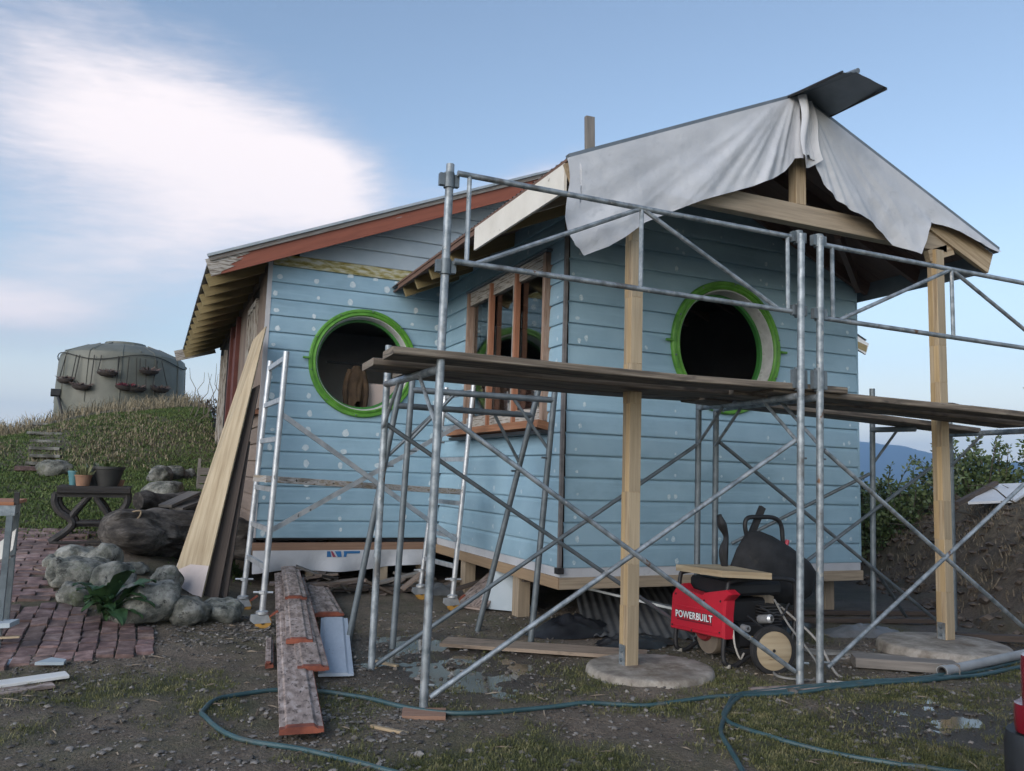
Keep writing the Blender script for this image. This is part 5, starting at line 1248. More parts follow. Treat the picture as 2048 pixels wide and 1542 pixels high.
# plywood offcut on top of the generator
mb = MB(); q0 = .625
mb.prism([(3.72, 5.22, q0), (3.74, 4.70, q0 + .012), (4.10, 4.60, q0 + .0), (4.12, 5.16, q0 - .0)], (0, 0, .045))
mb.build('plywood_offcut', ply, label='thick plywood offcut lying on top of the generator', cat='offcut', origin=(3.7, 5, q0))

# black barrow tray standing on end behind it
tub = thing('barrow_tray', 'black plastic wheelbarrow tray with tube handle standing upended behind the generator', 'wheelbarrow', (4.4, 5.2, 0))
TY = 5.05
outl = [at(px, py, Y=TY) for px, py in [(1497, 1066), (1478, 1098), (1462, 1140), (1458, 1165), (1500, 1188), (1545, 1203), (1590, 1208), (1618, 1190), (1632, 1150), (1615, 1122), (1580, 1095), (1545, 1074), (1520, 1064)]]
cxz = Vector((sum(p.x for p in outl) / len(outl), TY, sum(p.z for p in outl) / len(outl)))
mb = MB(); rings = []
for k_, (s_, dy_) in enumerate(((1.02, .02), (1.03, 0.0), (1.0, -.012), (.90, -.07), (.70, -.12), (.35, -.145), (.05, -.15))):
    rings.append([mb.v(cxz + (p - cxz) * s_ + Vector((0, dy_, 0))) for p in outl])
for A, B in zip(rings, rings[1:]):
    for k in range(len(outl)): mb.face([A[k], A[(k + 1) % len(outl)], B[(k + 1) % len(outl)], B[k]])
mb.face(rings[-1]); mb.build('tray', M('matte_black', [(.36, (.008, .009, .011)), (.64, (.02, .022, .026))], .85, 9, bump=.002, bscale=30, layer2=[(.60, .72, 5, (1, 1, 1), (.035, .033, .03))]), tub, smooth=True, sharp=60)
hb = [at(px, py, Y=TY + .05) for px, py in [(1494, 1075), (1490, 1050), (1496, 1036), (1520, 1034), (1548, 1036), (1562, 1050), (1566, 1085), (1572, 1100)]]
MB().tube(spline(hb, 5), .018, 10).build('tube_handle', black, tub, smooth=True)
MB().tube([at(1571, 1100, Y=TY + .03), at(1575, 1080, Y=TY + .03)], .016, 10).build('pink_grip', flat('grip_pink', (.45, .06, .09), .5), tub, smooth=True)
MB().bar(at(1500, 1075, Y=TY + .08), at(1525, 1014, Y=TY + .08), .05, .03, up=(0, 1, 0)).build('handle_bar', blackm, tub)
mb = MB(); sp_ = [at(1451, 1150, Y=TY), at(1447, 1105, Y=TY), at(1452, 1075, Y=TY), at(1444, 1050, Y=TY), at(1438, 1030, Y=TY)]
mb.tube(spline(sp_, 6), [.020 + .016 * math.sin(i / 24 * 3.14 * 2) ** 2 for i in range(25)], 8)
mb.build('drain_tube', blackm, label='black nozzled hand tool standing upright behind the generator', cat='tool', smooth=True, origin=sp_[0])
MB().tube([(4.5, 5.15, .02), (4.45, 5.12, .42)], .016, 8).build('tray_leg', blackm, tub); MB().tube([(4.7, 5.2, .02), (4.6, 5.12, .45)], .016, 8).build('tray_leg', blackm, tub)
# loose leads on the ground
def lead(pts, r, mat, label): P_ = spline(pts, 8); MB().tube(P_, r, 6).build('power_lead', mat, smooth=True, label=label, cat='cable', origin=P_[0])
lead([(4.30, 4.8, .45), (4.27, 4.62, .30), (4.30, 4.4, .10), (4.22, 4.28, .012), (4.05, 4.30, .012), (3.98, 4.42, .012), (4.1, 4.6, .012)], .008, flat('lead_grey', (.22, .22, .21), .6), 'grey lead hanging by the wooden wheel to the scaffold feet')
lead([(4.42, 4.9, .40), (4.40, 4.5, .22), (4.42, 4.32, .012), (4.5, 4.2, .012), (4.38, 4.1, .012), (4.2, 4.2, .012)], .009, flat('lead_cream', (.38, .36, .33), .6), 'cream lead curling round the right twin scaffold foot')

# ------------------------------------------------------------------ jacket and cabinet inside the gable window
cabm = M('cabinet_board', [(.3, (.52, .43, .39)), (.7, (.62, .52, .48))], .7, 3)
JY = 9.74; c0 = at(729, 766, Y=JY)
cb = thing('cabinet', 'pale pinkish cabinet seen inside the round gable window', 'cabinet', (c0.x + .25, JY + .25, .52))
MB().bar((c0.x, JY + .23, (c0.z + .52) / 2), (c0.x + .62, JY + .23, (c0.z + .52) / 2), .45, c0.z - .52, ch=.006).build('carcass', cabm, cb)
MB().bar((c0.x + .01, JY - .005, c0.z - .45), (c0.x + .27, JY - .005, c0.z - .45), .014, .86).build('door_panel', cabm, cb)
j0 = at(712, 733, Y=JY - .02); jx, jz = j0.x, j0.z
jk = MB()
def jfn(u, v):
    a = u * 6.28319; w = (.035 + .085 * min(1, v * 4.5) - .035 * v) * (1 + .10 * math.sin(a * 3 + v * 4)); fl = .03 * mnoise.noise(Vector((a * 1.6, v * 2.5, 3))) + .014 * math.sin(a * 9 + v * 5) * v
    return (jx + (w + fl) * math.cos(a) - .05 * v * (1 - v), JY - .05 + (.055 + .025 * v + fl * .5) * math.sin(a), jz - v * (.52 + .09 * math.sin(a * 2 + 1)))
jk.grid(jfn, 48, 20); jkt = jk.build('jacket', M('brown_cloth', [(.36, (.045, .028, .016)), (.64, (.11, .068, .038))], .9, 6, bump=.006, bscale=14), smooth=True, sharp=180, label='brown work jacket hanging inside the round gable window', cat='jacket', origin=(jx, JY, jz))
for s_ in (-1, 1): MB().tube(spline([(jx + s_ * .08, JY - .06, jz - .05), (jx + s_ * .125, JY - .07, jz - .25), (jx + s_ * .12, JY - .09, jz - .45), (jx + s_ * .10, JY - .10, jz - .56)], 6), [.034] * 10 + [.030] * 9, 12).build('sleeve', MATS['brown_cloth'], jkt, smooth=True)
MB().tube([(jx - .35, JY, jz + .03), (jx + .5, JY, jz + .03)], .012, 8).build('rail', blackm, label='dark hanging rail behind the round gable window', cat='rail', smooth=True)
# ------------------------------------------------------------------ leaning sheets at the house corner
def lean(a0, a1, b1, b0, th, mat, name, label, cat, uv=(0, 0)):
    """sheet with corners bottom-left, bottom-right, top-right, top-left"""
    P_ = [Vector(p) for p in (a0, a1, b1, b0)]; n_ = (P_[1] - P_[0]).cross(P_[3] - P_[0]).normalized() * th
    mb = MB(); A = [mb.v(p) for p in P_]; B = [mb.v(p + n_) for p in P_]; L = (P_[3] - P_[0]).length; W = (P_[1] - P_[0]).length
    uv4 = [(0, 0), (0, W), (L, W), (L, 0)]
    mb.face(A, uv4); mb.face(B[::-1], uv4[::-1])
    for i in range(4): mb.face([A[i], A[(i + 1) % 4], B[(i + 1) % 4], B[i]])
    return mb.build(name, mat, label=label, cat=cat, origin=a0)
bl, br_ = at(343, 1163, Y=8.30), at(402, 1199, Y=8.00)
tl, tr_ = at(506, 680, Y=9.25), at(532, 652, Y=9.02)
o = lean(bl, br_, tr_, tl, -.018, ply, 'plywood_strip', 'long yellow plywood strip leaning against the left corner of the house', 'plywood')
k, k2 = .065, .105
lean(bl + Vector((-.002, -.006, 0)), br_ + Vector((-.002, -.006, 0)), br_.lerp(tr_, k2) + Vector((-.002, -.006, 0)), bl.lerp(tl, k) + Vector((-.002, -.006, 0)), -.003, M('ply_pink_end', [(.3, (.42, .36, .34)), (.7, (.53, .47, .45))], .8, 3), 'primed_end', None, None)
pe = bpy.context.scene.collection.objects['primed_end']; pe.parent = o; pe.location = pe.location - o.location
for q, (dx_, hh, lb) in enumerate(((.07, .74, 'dark weathered board leaning just behind the plywood strip'), (.15, .52, 'dark mossy board leaning between the plywood and the house'))):
    b0 = br_ + Vector((dx_ - .06, .10 + q * .05, 0)); b1 = b0 + Vector((.14, -.05, 0)); t0 = b0.lerp(tr_ + Vector((.02, .1, 0)), hh); t1 = t0 + Vector((.07, -.03, .05))
    lean(b0, b1, t1, t0, -.03, darkwood, 'leaning_board', lb, 'board')

# ------------------------------------------------------------------ rocks
def rock(c, rx, ry, rz_, seed, label, rot=0.0, mat=stone, group='boulders edging the garden bed'):
    bm = bmesh.new(); bmesh.ops.create_icosphere(bm, subdivisions=4, radius=1)
    ca, sa = math.cos(rot), math.sin(rot)
    for v_ in bm.verts:
        p = v_.co.copy(); cel = mnoise.voronoi(p * 1.05 + Vector((seed * 1.7, seed, 0)))[0]; d = .98 + .26 * mnoise.noise(p * .9 + Vector((seed, 0, 0))) + .34 * (cel[0] - .45) + .10 * mnoise.noise(p * 2.4 + Vector((0, seed, 0))) + .05 * mnoise.noise(p * 5.5 + Vector((0, 0, seed))) + .022 * mnoise.noise(p * 13 + Vector((seed, 1, 0)))
        f_ = max(-.7, min(.78, p.z)) ; p.z = p.z * .55 + f_ * .45
        p = Vector((p.x * rx, p.y * ry, p.z * rz_)) * d
        v_.co = (p.x * ca - p.y * sa, p.x * sa + p.y * ca, p.z)
    me = bpy.data.meshes.new('rock'); bm.to_mesh(me); bm.free(); me.materials.append(mat); me.polygons.foreach_set('use_smooth', [True] * len(me.polygons))
    o = bpy.data.objects.new('boulder', me); COL.objects.link(o); o.location = c; return tag(o, label, 'rock', group)
def onT(px, py):
    r = CAMR @ np.array([px - CX, py - CY, FPX]); r = r / np.linalg.norm(r); t = 3.0
    while t < 60:
        x, y, z = r[0] * t, r[1] * t, CAM_H + r[2] * t
        if z < height(x, y): break
        t += .01
    return Vector((x, y, height(x, y)))
def rock_px(px, py, wpx, hpx, seed, label, depth=.75, up=0.0, rot=None):
    """px,py: foot of the stone; wpx,hpx: size seen"""
    p = onT(px, py); d = (Vector((p.x, p.y, p.z - CAM_H))).length; w = wpx * d / FPX; h = hpx * d / FPX
    rock((p.x, p.y + w * depth * .5, p.z + h * .46 + up), w / 2, w / 2 * depth * 1.15, h * .56, seed, label, rot if rot is not None else -.3 + seed % 1)
rock_px(287, 1256, 112, 78, 1.3, 'largest lichen spotted boulder at the front of the stone edging', .8, 0, -.3)
rock_px(375, 1256, 70, 52, 2.7, 'rounded boulder just right of the largest one')
rock_px(445, 1250, 84, 46, 3.9, 'flattish boulder at the right end of the stone edging by the castor')
rock_px(352, 1228, 62, 30, 4.4, 'low boulder tucked behind the largest one')
rock_px(328, 1188, 56, 46, 5.1, 'tan squarish boulder touching the foot of the plywood strip')
rock_px(322, 1206, 44, 24, 6.6, 'small stone below the tan squarish boulder')
rock_px(160, 1217, 54, 42, 7.2, 'grey boulder at the brick edge left of the green plant')
rock_px(135, 1208, 40, 36, 8.8, 'narrow boulder at the far left of the lower stones')
rock_px(150, 1180, 92, 52, 9.1, 'broad pale boulder in the middle of the stone heap')
rock_px(118, 1178, 44, 52, 10.5, 'tall boulder on the left flank of the stone heap')
rock_px(188, 1172, 70, 44, 11.9, 'pale boulder at the top right of the stone heap')
rock_px(225, 1205, 72, 66, 12.4, 'greenish boulder right behind the leafy plant')
rock_px(150, 1140, 74, 42, 13.2, 'smooth mossy boulder at the rear left of the heap')
rock_px(208, 1150, 56, 54, 14.8, 'steep mossy boulder leaning against the log end')
rock_px(104, 1140, 34, 24, 15.5, 'small boulder at the rear tip of the stone heap')
rock_px(262, 1198, 40, 26, 16.1, 'small round stone between the plant and the tan boulder')
rock_px(270, 1152, 44, 24, 17.4, 'dark speckled stone under the shadow of the log')
rock_px(105, 952, 58, 30, 18.0, 'grey slanted slab of rock on the lawn beside the steps', .4)
rock_px(318, 972, 44, 36, 19.3, 'rough rock in the stack behind the log')
rock_px(352, 965, 42, 30, 20.9, 'dark rock in the stack beside the wooden crate')
rock_px(378, 960, 22, 22, 21.7, 'small pale rock next to the wooden crate')
rock_px(330, 1000, 70, 36, 22.2, 'low earthy rock below the rock stack behind the log')
# ------------------------------------------------------------------ log
LA, LB = onT(196, 1128) + Vector((0, .25, .30)), onT(410, 1150) + Vector((.25, .55, .36))
mb = MB(); n_ = 46; m_ = 44; rings = []
for i in range(n_ + 1):
    t = i / n_; c = LA.lerp(LB, t); ax = (LB - LA).normalized(); sd_ = ax.cross(Vector((0, 0, 1))).normalized(); u_ = sd_.cross(ax)
    rr = (.20 + .16 * t) * (1 + .10 * math.sin(t * 7)) * (1 - .55 * max(0, (.08 - t) / .08) ** 2)
    ring = []
    for k in range(m_):
        a = k / m_ * 6.28319; g = mnoise.noise(Vector((math.cos(a) * 1.4, math.sin(a) * 1.4, t * 3.2 + 4))) * .42 - (max(0, .16 - abs(mnoise.noise(Vector((math.cos(a) * 1.6, math.sin(a) * 1.6, t * 1.7 + 9)))))) * 1.3 + mnoise.noise(Vector((math.cos(a) * 3, math.sin(a) * 3, t * 6.1))) * .12 + .06 * mnoise.noise(Vector((math.cos(a) * 12, math.sin(a) * 12, t * 5)))
        ring.append(mb.v(c + (sd_ * math.cos(a) * 1.12 + u_ * math.sin(a) * .86) * rr * (1 + g)))
    rings.append(ring)
L_ = (LB - LA).length
for i in range(n_):
    for k in range(m_):
        j = (k + 1) % m_; mb.face([rings[i][k], rings[i][j], rings[i + 1][j], rings[i + 1][k]], [(L_ * i / n_, k * .05), (L_ * i / n_, k * .05 + .05), (L_ * (i + 1) / n_, k * .05 + .05), (L_ * (i + 1) / n_, k * .05)])
mb.face(rings[0][::-1], [(math.cos(k * .14) * .05, math.sin(k * .14) * .3) for k in range(m_)]); mb.face(rings[-1])
mb.build('driftwood_log', logm, smooth=True, sharp=60, label='big dark weathered log lying behind the stone heap', cat='log', origin=LA)
LC, LD = onT(250, 1070) + Vector((.1, .35, .36)), onT(385, 1085) + Vector((.2, .5, .42))
MB().tube([LC.lerp(LD, q / 10) + Vector((0, 0, .02 * math.sin(q * 1.3))) for q in range(11)], [.10 + .05 * q / 10 + .015 * math.sin(q * 2.1) for q in range(11)], 16).build('driftwood_log', logm, smooth=True, label='smaller dark log lying on the big log behind it', cat='log', origin=LC)
Rg = [at(px, py, Y=9.1) for px, py in [(236, 1047), (246, 1032), (264, 1024), (281, 1022), (278, 1034), (262, 1046), (240, 1050)]]
MB().tube(spline(Rg + [Rg[0]], 6), .009, 6).build('rope_ring', flat('rope_tan', (.30, .23, .15), .9), smooth=True, label='loop of tan rope lying on the log', cat='rope', origin=Rg[0])
for q, (a, c, lb) in enumerate((((330, 1012), (390, 985), 'grey board propped on the log behind the plywood'), ((352, 1018), (400, 1000), 'second grey board propped on the log behind the plywood'))):
    MB().bar(at(*a, Y=9.9), at(*c, Y=10.4), .16, .03).build('propped_board', greywood, label=lb, cat='board')
# crate behind the plywood
cr = thing('wooden_crate', 'grey slatted wooden crate on the grass behind the plywood strip', 'crate', onT(420, 985))
c0 = wloc(cr)
for q in range(3): MB().bar(c0 + Vector((-.18, 0, .06 + q * .12)), c0 + Vector((.35, 0, .06 + q * .12)), .02, .10).build('slat', greywood, cr)
for q in (-.17, .34): MB().bar(c0 + Vector((q, .02, 0)), c0 + Vector((q, .02, .48)), .04, .04, up=(0, 1, 0)).build('corner_post', greywood, cr)

# ------------------------------------------------------------------ sewing machine table with pots
TB = onT(178, 1080); tx, ty, tz = TB.x, 9.75, height(TB.x, 9.75)
tx = at(178, 1080, Y=9.75).x
tb = thing('garden_table', 'black cast iron treadle table with scrolled legs carrying flower pots', 'table', (tx, ty, tz))
TH = at(178, 985, Y=ty).z - tz          # table height
W_ = (at(245, 1000, Y=ty).x - at(100, 1000, Y=ty).x) * .98
def iron(pts, w=.045, nm='leg', lb=None):
    P_ = spline(pts, 7); mb = MB()
    for a, c in zip(P_, P_[1:]): pass
    mb.tube(P_, w / 2, 8); return mb.build(nm, castiron, tb, smooth=True)
for (yy, sc) in ((ty - .16, 1.0), (ty + .22, .95)):
    for s_ in (-1, 1):
        X = lambda f: tx + s_ * W_ * f
        iron([(X(.50), yy, tz + TH * .98), (X(.50), yy, tz + TH * .80), (X(.42), yy, tz + TH * .62), (X(.27), yy, tz + TH * .48), (X(.24), yy, tz + TH * .36), (X(.34), yy, tz + TH * .20), (X(.46), yy, tz + TH * .08), (X(.52), yy, tz + .01)], .075)
        iron([(X(.05), yy, tz + TH * .93), (X(.12), yy, tz + TH * .80), (X(.22), yy, tz + TH * .62), (X(.27), yy, tz + TH * .50)], .062, 'cross_leg')
    iron([(tx - W_ * .25, yy, tz + TH * .40), (tx + W_ * .25, yy, tz + TH * .40)], .03, 'stretcher')
    MB().bar((tx - W_ * .53, yy, tz + TH * .965), (tx + W_ * .53, yy, tz + TH * .965), .06, .05).build('top_rail', castiron, tb)
    MB().bar((tx - W_ * .52, yy - .02, tz + .012), (tx + W_ * .2, yy - .02, tz + .012), .05, .02).build('foot_bar', castiron, tb)
MB().box((tx, ty + .03, tz + TH * .36), W_ * .5, .30, .04).build('treadle', castiron, tb)
for q in range(4):
    MB().bar((tx - W_ * .48, ty - .17 + q * .14, tz + TH + .03 + .008 * (q % 2)), (tx + W_ * .54, ty - .17 + q * .14, tz + TH + .035), .128, .07, ch=.008).build('top_board', M('charred_top', [(.3, (.018, .016, .015)), (.7, (.05, .045, .042))], .9, 4, UVS, 'UV', bump=.004), tb)
zt_ = tz + TH + .07
def pot(c, r0, r1, h, mat, name, label):
    c = Vector(c); o = MB().lathe([(.0001, 0), (r0, 0), (r1 * .97, h * .86), (r1 * 1.04, h * .87), (r1 * 1.05, h), (r1 * .95, h), (r1 * .9, h * .8), (.0001, h * .8)], c, (0, 0, 1), 28).build(name, mat, smooth=True, sharp=35, label=label, cat='pot', origin=c); return o
def sprig(parent, c, n_, h, sp, mat, lw=.02):
    mb = MB(); c = Vector(c); rp = random.Random(int(c.x * 1000) + n_)
    for q in range(n_):
        a = rp.random() * 6.28; rr = rp.random() * sp; b0 = c + Vector((math.cos(a) * rr * .5, math.sin(a) * rr * .5, 0)); t0 = c + Vector((math.cos(a) * rr * 1.4, math.sin(a) * rr * 1.4, h * rp.uniform(.4, 1)))
        d = (t0 - b0); s_ = d.cross(Vector((rp.gauss(0, 1), rp.gauss(0, 1), .2))).normalized() * lw * rp.uniform(.5, 1)
        mb.poly([b0, b0.lerp(t0, .5) + s_, t0, b0.lerp(t0, .5) - s_])
    return mb.build('foliage', mat, parent, kind='stuff')
leafg = M('potted_leaf', [(.3, (.04, .07, .02)), (.7, (.11, .15, .045))], .6, 30)
succ = M('pale_leaf', [(.3, (.10, .11, .05)), (.7, (.22, .22, .10))], .7, 30)
p1 = pot((at(217, 950, Y=ty).x, ty, zt_), .095, .155, .21, M('black_pot', [(.3, (.022, .022, .022)), (.7, (.045, .045, .042))], .6, 5), 'flower_pot', 'large black plastic flower pot on the garden table')
sprig(p1, wloc(p1) + Vector((0, 0, .17)), 40, .10, .12, leafg)
p2 = pot((at(167, 960, Y=ty).x, ty - .05, zt_), .062, .082, .115, M('terracotta', [(.3, (.22, .12, .075)), (.7, (.33, .19, .12))], .85, 8), 'flower_pot', 'terracotta flower pot in the middle of the garden table')
sprig(p2, wloc(p2) + Vector((0, 0, .09)), 60, .14, .09, succ)
p3 = pot((at(147, 955, Y=ty).x, ty + .05, zt_), .035, .06, .155, M('turquoise', [(.3, (.06, .17, .20)), (.7, (.10, .25, .28))], .5, 8), 'flower_pot', 'slim turquoise flower pot at the left of the garden table')
sprig(p3, wloc(p3) + Vector((0, 0, .13)), 16, .06, .05, leafg)
p4 = pot((at(240, 965, Y=ty).x, ty + .1, zt_), .03, .045, .07, MATS['terracotta'], 'flower_pot', 'tiny terracotta pot behind the large black pot')
p5 = pot((at(190, 960, Y=ty).x, ty + .1, zt_), .06, .07, .12, MATS['black_pot'], 'flower_pot', 'small dark pot between the terracotta and the large pot')
sprig(p5, wloc(p5) + Vector((0, 0, .1)), 40, .16, .08, M('blue_leaf', [(.3, (.06, .08, .07)), (.7, (.13, .16, .14))], .7, 30))
# leafy plant among the stones
mb = MB(); pc = onT(214, 1250); rp = random.Random(3)
big = thing('leafy_plant', 'broad leaved green plant growing between the boulders', 'plant', pc)
for q in range(34):
    a = rp.random() * 6.28; L = rp.uniform(.18, .36); up_ = rp.uniform(.9, 2.1); w = L * rp.uniform(.34, .5)
    mb = MB(); dr = Vector((math.cos(a), math.sin(a), 0)); sd_ = Vector((-dr.y, dr.x, 0)); base = pc + Vector((rp.gauss(0, .035), rp.gauss(0, .035), .03 + rp.random() * .12))
    def lf(u, v, dr=dr, sd_=sd_, base=base, L=L, up_=up_, w=w):
        t = u; ww = w * math.sin(math.pi * min(1, t * .93 + .05)) ** .8; x = (v - .5) * 2
        return base + dr * L * t * (1.1 - .35 * up_ * .5) + Vector((0, 0, L * (up_ * t - (.75 + .2 * up_) * t * t) + .02 * x * x - .03 * abs(x) * t)) + sd_ * ww * x * .5 + Vector((0, 0, .008 * math.sin(t * 14 + x * 5)))
    mb.grid(lf, 8, 6); mb.build('leaf', M('dock_leaf', [(.3, (.028, .068, .026)), (.6, (.05, .105, .04)), (.85, (.09, .15, .06))], .5, 12, rv=.25), big, smooth=True, sharp=180)

# ------------------------------------------------------------------ water tank on the hill with hanging planters
TC = Vector((-.86, 25.1, 2.30)); TRd = 1.62; THt = 1.95
tank = thing('water_tank', 'round olive green plastic water tank on top of the hill', 'tank', TC)
prof = [(TRd, 0), (TRd * 1.005, THt * .3), (TRd, THt * .6), (TRd * .985, THt * .93), (TRd * .96, THt), (TRd * .90, THt + .07), (TRd * .62, THt + .26), (TRd * .34, THt + .36), (TRd * .32, THt + .42), (.0001, THt + .44)]
MB().lathe(prof, TC, (0, 0, 1), 72).build('tank_body', tankm, tank, smooth=True, sharp=30)
for q in range(12):
    a = q / 12 * 6.28319
    MB().tube([TC + Vector((math.cos(a) * r * 1.006, math.sin(a) * r * 1.006, z)) for r, z in prof[1:7]], .011, 6).build('seam_rib', tankm, tank, smooth=True)
for q in range(8):
    a = q / 8 * 6.28319 + .3; MB().bar(TC + Vector((math.cos(a) * TRd * .93, math.sin(a) * TRd * .93, THt + .05)), TC + Vector((math.cos(a) * TRd * .4, math.sin(a) * TRd * .4, THt + .36)), .03, .03).build('lid_rib', tankm, tank)
ropem = flat('strap_dark', (.035, .035, .03), .8)
cen = [TC + Vector((math.cos(a) * TRd * 1.01, math.sin(a) * TRd * 1.01, THt * .93 + .10 * math.sin(a * 4))) for a in [q * .1309 for q in range(49)]]
MB().tube(cen, .013, 6).build('strap', ropem, tank, smooth=True)
MB().tube([TC + Vector((-TRd * .95, -.6, .9)), TC + Vector((-TRd * .8, -1.35, .25)), TC + Vector((-TRd * .5, -1.55, -.1))], .035, 8).build('outlet_pipe', blackm, tank, smooth=True)
MB().box(TC + Vector((-TRd * .95, -.75, .82)), .22, .2, .2, ch=.03).build('outlet_valve', blackm, tank)
plk = [(215, 746, 'uppermost left planter hanging on the tank'), (298, 743, 'uppermost right planter hanging on the tank'), (130, 760, 'leftmost planter hanging at the edge of the tank'), (163, 773, 'second planter from the left hanging low on the tank'), (252, 774, 'planter with reddish flowers hanging low on the tank'), (272, 777, 'planter with trailing stems low on the middle of the tank'), (320, 779, 'rightmost low planter hanging on the tank')]
bowl = M('planter_dark', [(.3, (.028, .022, .02)), (.7, (.06, .048, .042))], .9, 12, bump=.006)
for px, py, lb in plk:
    dsq = None; r = CAMR @ np.array([px - CX, py - CY, FPX]); r = r / np.linalg.norm(r)
    # meet the tank shell
    a_ = r[0] ** 2 + r[1] ** 2; b_ = -2 * (r[0] * TC.x + r[1] * TC.y); c_ = TC.x ** 2 + TC.y ** 2 - (TRd + .13) ** 2; disc = max(0, b_ * b_ - 4 * a_ * c_); t = (-b_ - math.sqrt(disc)) / (2 * a_)
    p = Vector((r[0] * t, r[1] * t, CAM_H + r[2] * t)); nrm = (p - Vector((TC.x, TC.y, p.z))).normalized(); tg = Vector((-nrm.y, nrm.x, 0))
    pl = thing('hanging_planter', 'dark ' + lb, 'planter', p, 'planters hung on the tank')
    mb = MB(); n2 = 20; rg = []
    for f, z in ((.02, -.10), (.55, -.085), (.9, -.03), (1, .02), (.9, .03), (.02, .035)): rg.append([mb.v(p + tg * math.cos(k * .31416) * .27 * f + nrm * math.sin(k * .31416) * .14 * f + Vector((0, 0, z))) for k in range(n2)])
    for A, B in zip(rg, rg[1:]):
        for k in range(n2): mb.face([A[k], A[(k + 1) % n2], B[(k + 1) % n2], B[k]])
    mb.build('bowl', bowl, pl, smooth=True, sharp=50)
    sprig(pl, p + Vector((0, 0, .01)), 46, .12, .24, M('withered_leaf', [(.3, (.06, .04, .035)), (.6, (.15, .11, .10)), (.85, (.28, .24, .24))], .9, 30) if 'reddish' not in lb else M('red_flower', [(.3, (.12, .02, .03)), (.7, (.22, .04, .06))], .9, 30), .03)
    top = Vector((TC.x, TC.y, 0)) + nrm * TRd * 1.01 + Vector((0, 0, TC.z + THt * .93))
    for s_ in (-1, 1): MB().tube([p + tg * s_ * .24, top + tg * s_ * .06 * (1 if 'rightmost' in lb else 3.4)], .013, 5).build('hanger', ropem, pl)

# ------------------------------------------------------------------ steps up the bank
stepm = M('step_stone', [(.38, (.07, .07, .06)), (.6, (.24, .24, .22))], .9, 6, bump=.004)
for q, (px, py, w, lb) in enumerate(((100, 850, 56, 'pale top step of the garden path below the tank'), (92, 868, 54, 'second step from the top of the garden path'), (93, 884, 46, 'third step from the top of the garden path'), (92, 898, 46, 'fourth step from the top of the garden path'), (93, 913, 46, 'fifth step from the top of the garden path'), (80, 928, 38, 'lowest grey step of the garden path beside the slab'))):
    p = onT(px, py); ww = w * (p - Vector((0, 0, CAM_H))).length / FPX
    MB().bar(p + Vector((-ww / 2, .05, .005)), p + Vector((ww / 2, .0, .005)), .26, .05, ch=.008).build('garden_step', stepm, label=lb, cat='step', group='steps up the grass bank', origin=p)
p = onT(62, 940); MB().bar(p + Vector((-.2, 0, .02)), p + Vector((.2, 0, .02)), .25, .07, ch=.01).build('garden_step', brickm, label='terracotta coloured slab at the foot of the garden steps', cat='step', origin=p)
# dead stems and a thin post near the eave
for q in range(7):
    px = 380 + q * 9; p = onT(px, 830 + (q % 3) * 6); p = Vector((p.x if p.y < 25 else at(px, 800, Y=18).x, min(p.y, 18), ground_z(min(p.x, 1), min(p.y, 18))))
    mb = MB(); rp = random.Random(q)
    pts = [p]
    for k in range(5): pts.append(pts[-1] + Vector((rp.gauss(0, .06), rp.gauss(0, .06), rp.uniform(.12, .26))))
    mb.tube(pts, [.012, .01, .008, .006, .005, .003], 5); o = mb.build('dead_stalk', M('stalk', [(.3, (.10, .085, .07)), (.7, (.18, .155, .125))], .9, 9), label='bare dead stalk among the long grass by the eave', cat='plant', group='dead stalks by the eave', origin=p)
# shrubby mass on the crest right of the tank
def leaf_cloud(mb, c, r, n_, lw, ll, rp, squash=1.0, upb=.3):
    for q in range(n_):
        d = Vector((rp.gauss(0, 1), rp.gauss(0, 1), rp.gauss(0, 1))).normalized() * (rp.random() ** .45)
        p = c + Vector((d.x * r.x, d.y * r.y, d.z * r.z * squash))
        ax = (Vector((rp.gauss(0, 1), rp.gauss(0, 1), rp.gauss(0, 1) + upb)) + d * .8).normalized(); sd_ = ax.cross(Vector((rp.gauss(0, 1), rp.gauss(0, 1), rp.gauss(0, 1)))).normalized()
        l_ = ll * rp.uniform(.6, 1.2); w_ = lw * rp.uniform(.6, 1.2)
        mb.poly([p, p + ax * l_ * .5 + sd_ * w_, p + ax * l_, p + ax * l_ * .5 - sd_ * w_])
rp = random.Random(8)
sh = thing('dry_shrub', 'low brown shrub on the hill crest between tank and eave', 'shrub', (1.1, 20.5, 2.4))
mb = MB()
for (x, y, z, r) in ((.75, 20.5, 2.62, .45), (1.3, 20.8, 2.72, .5), (2.1, 21, 2.8, .6), (.3, 20.8, 2.5, .32)): leaf_cloud(mb, Vector((x, y, z - .12)), Vector((r, r, r * .6)), 700, .02, .09, rp)
mb.build('crown', M('brown_leaf', [(.38, (.06, .052, .04)), (.5, (.12, .105, .08)), (.64, (.20, .18, .13))], .8, 7), sh, kind='stuff')
MB().tube([(1.1, 20.5, 2.2), (1.15, 20.5, 2.9)], [.05, .02], 6).build('stem', darkwood, sh)

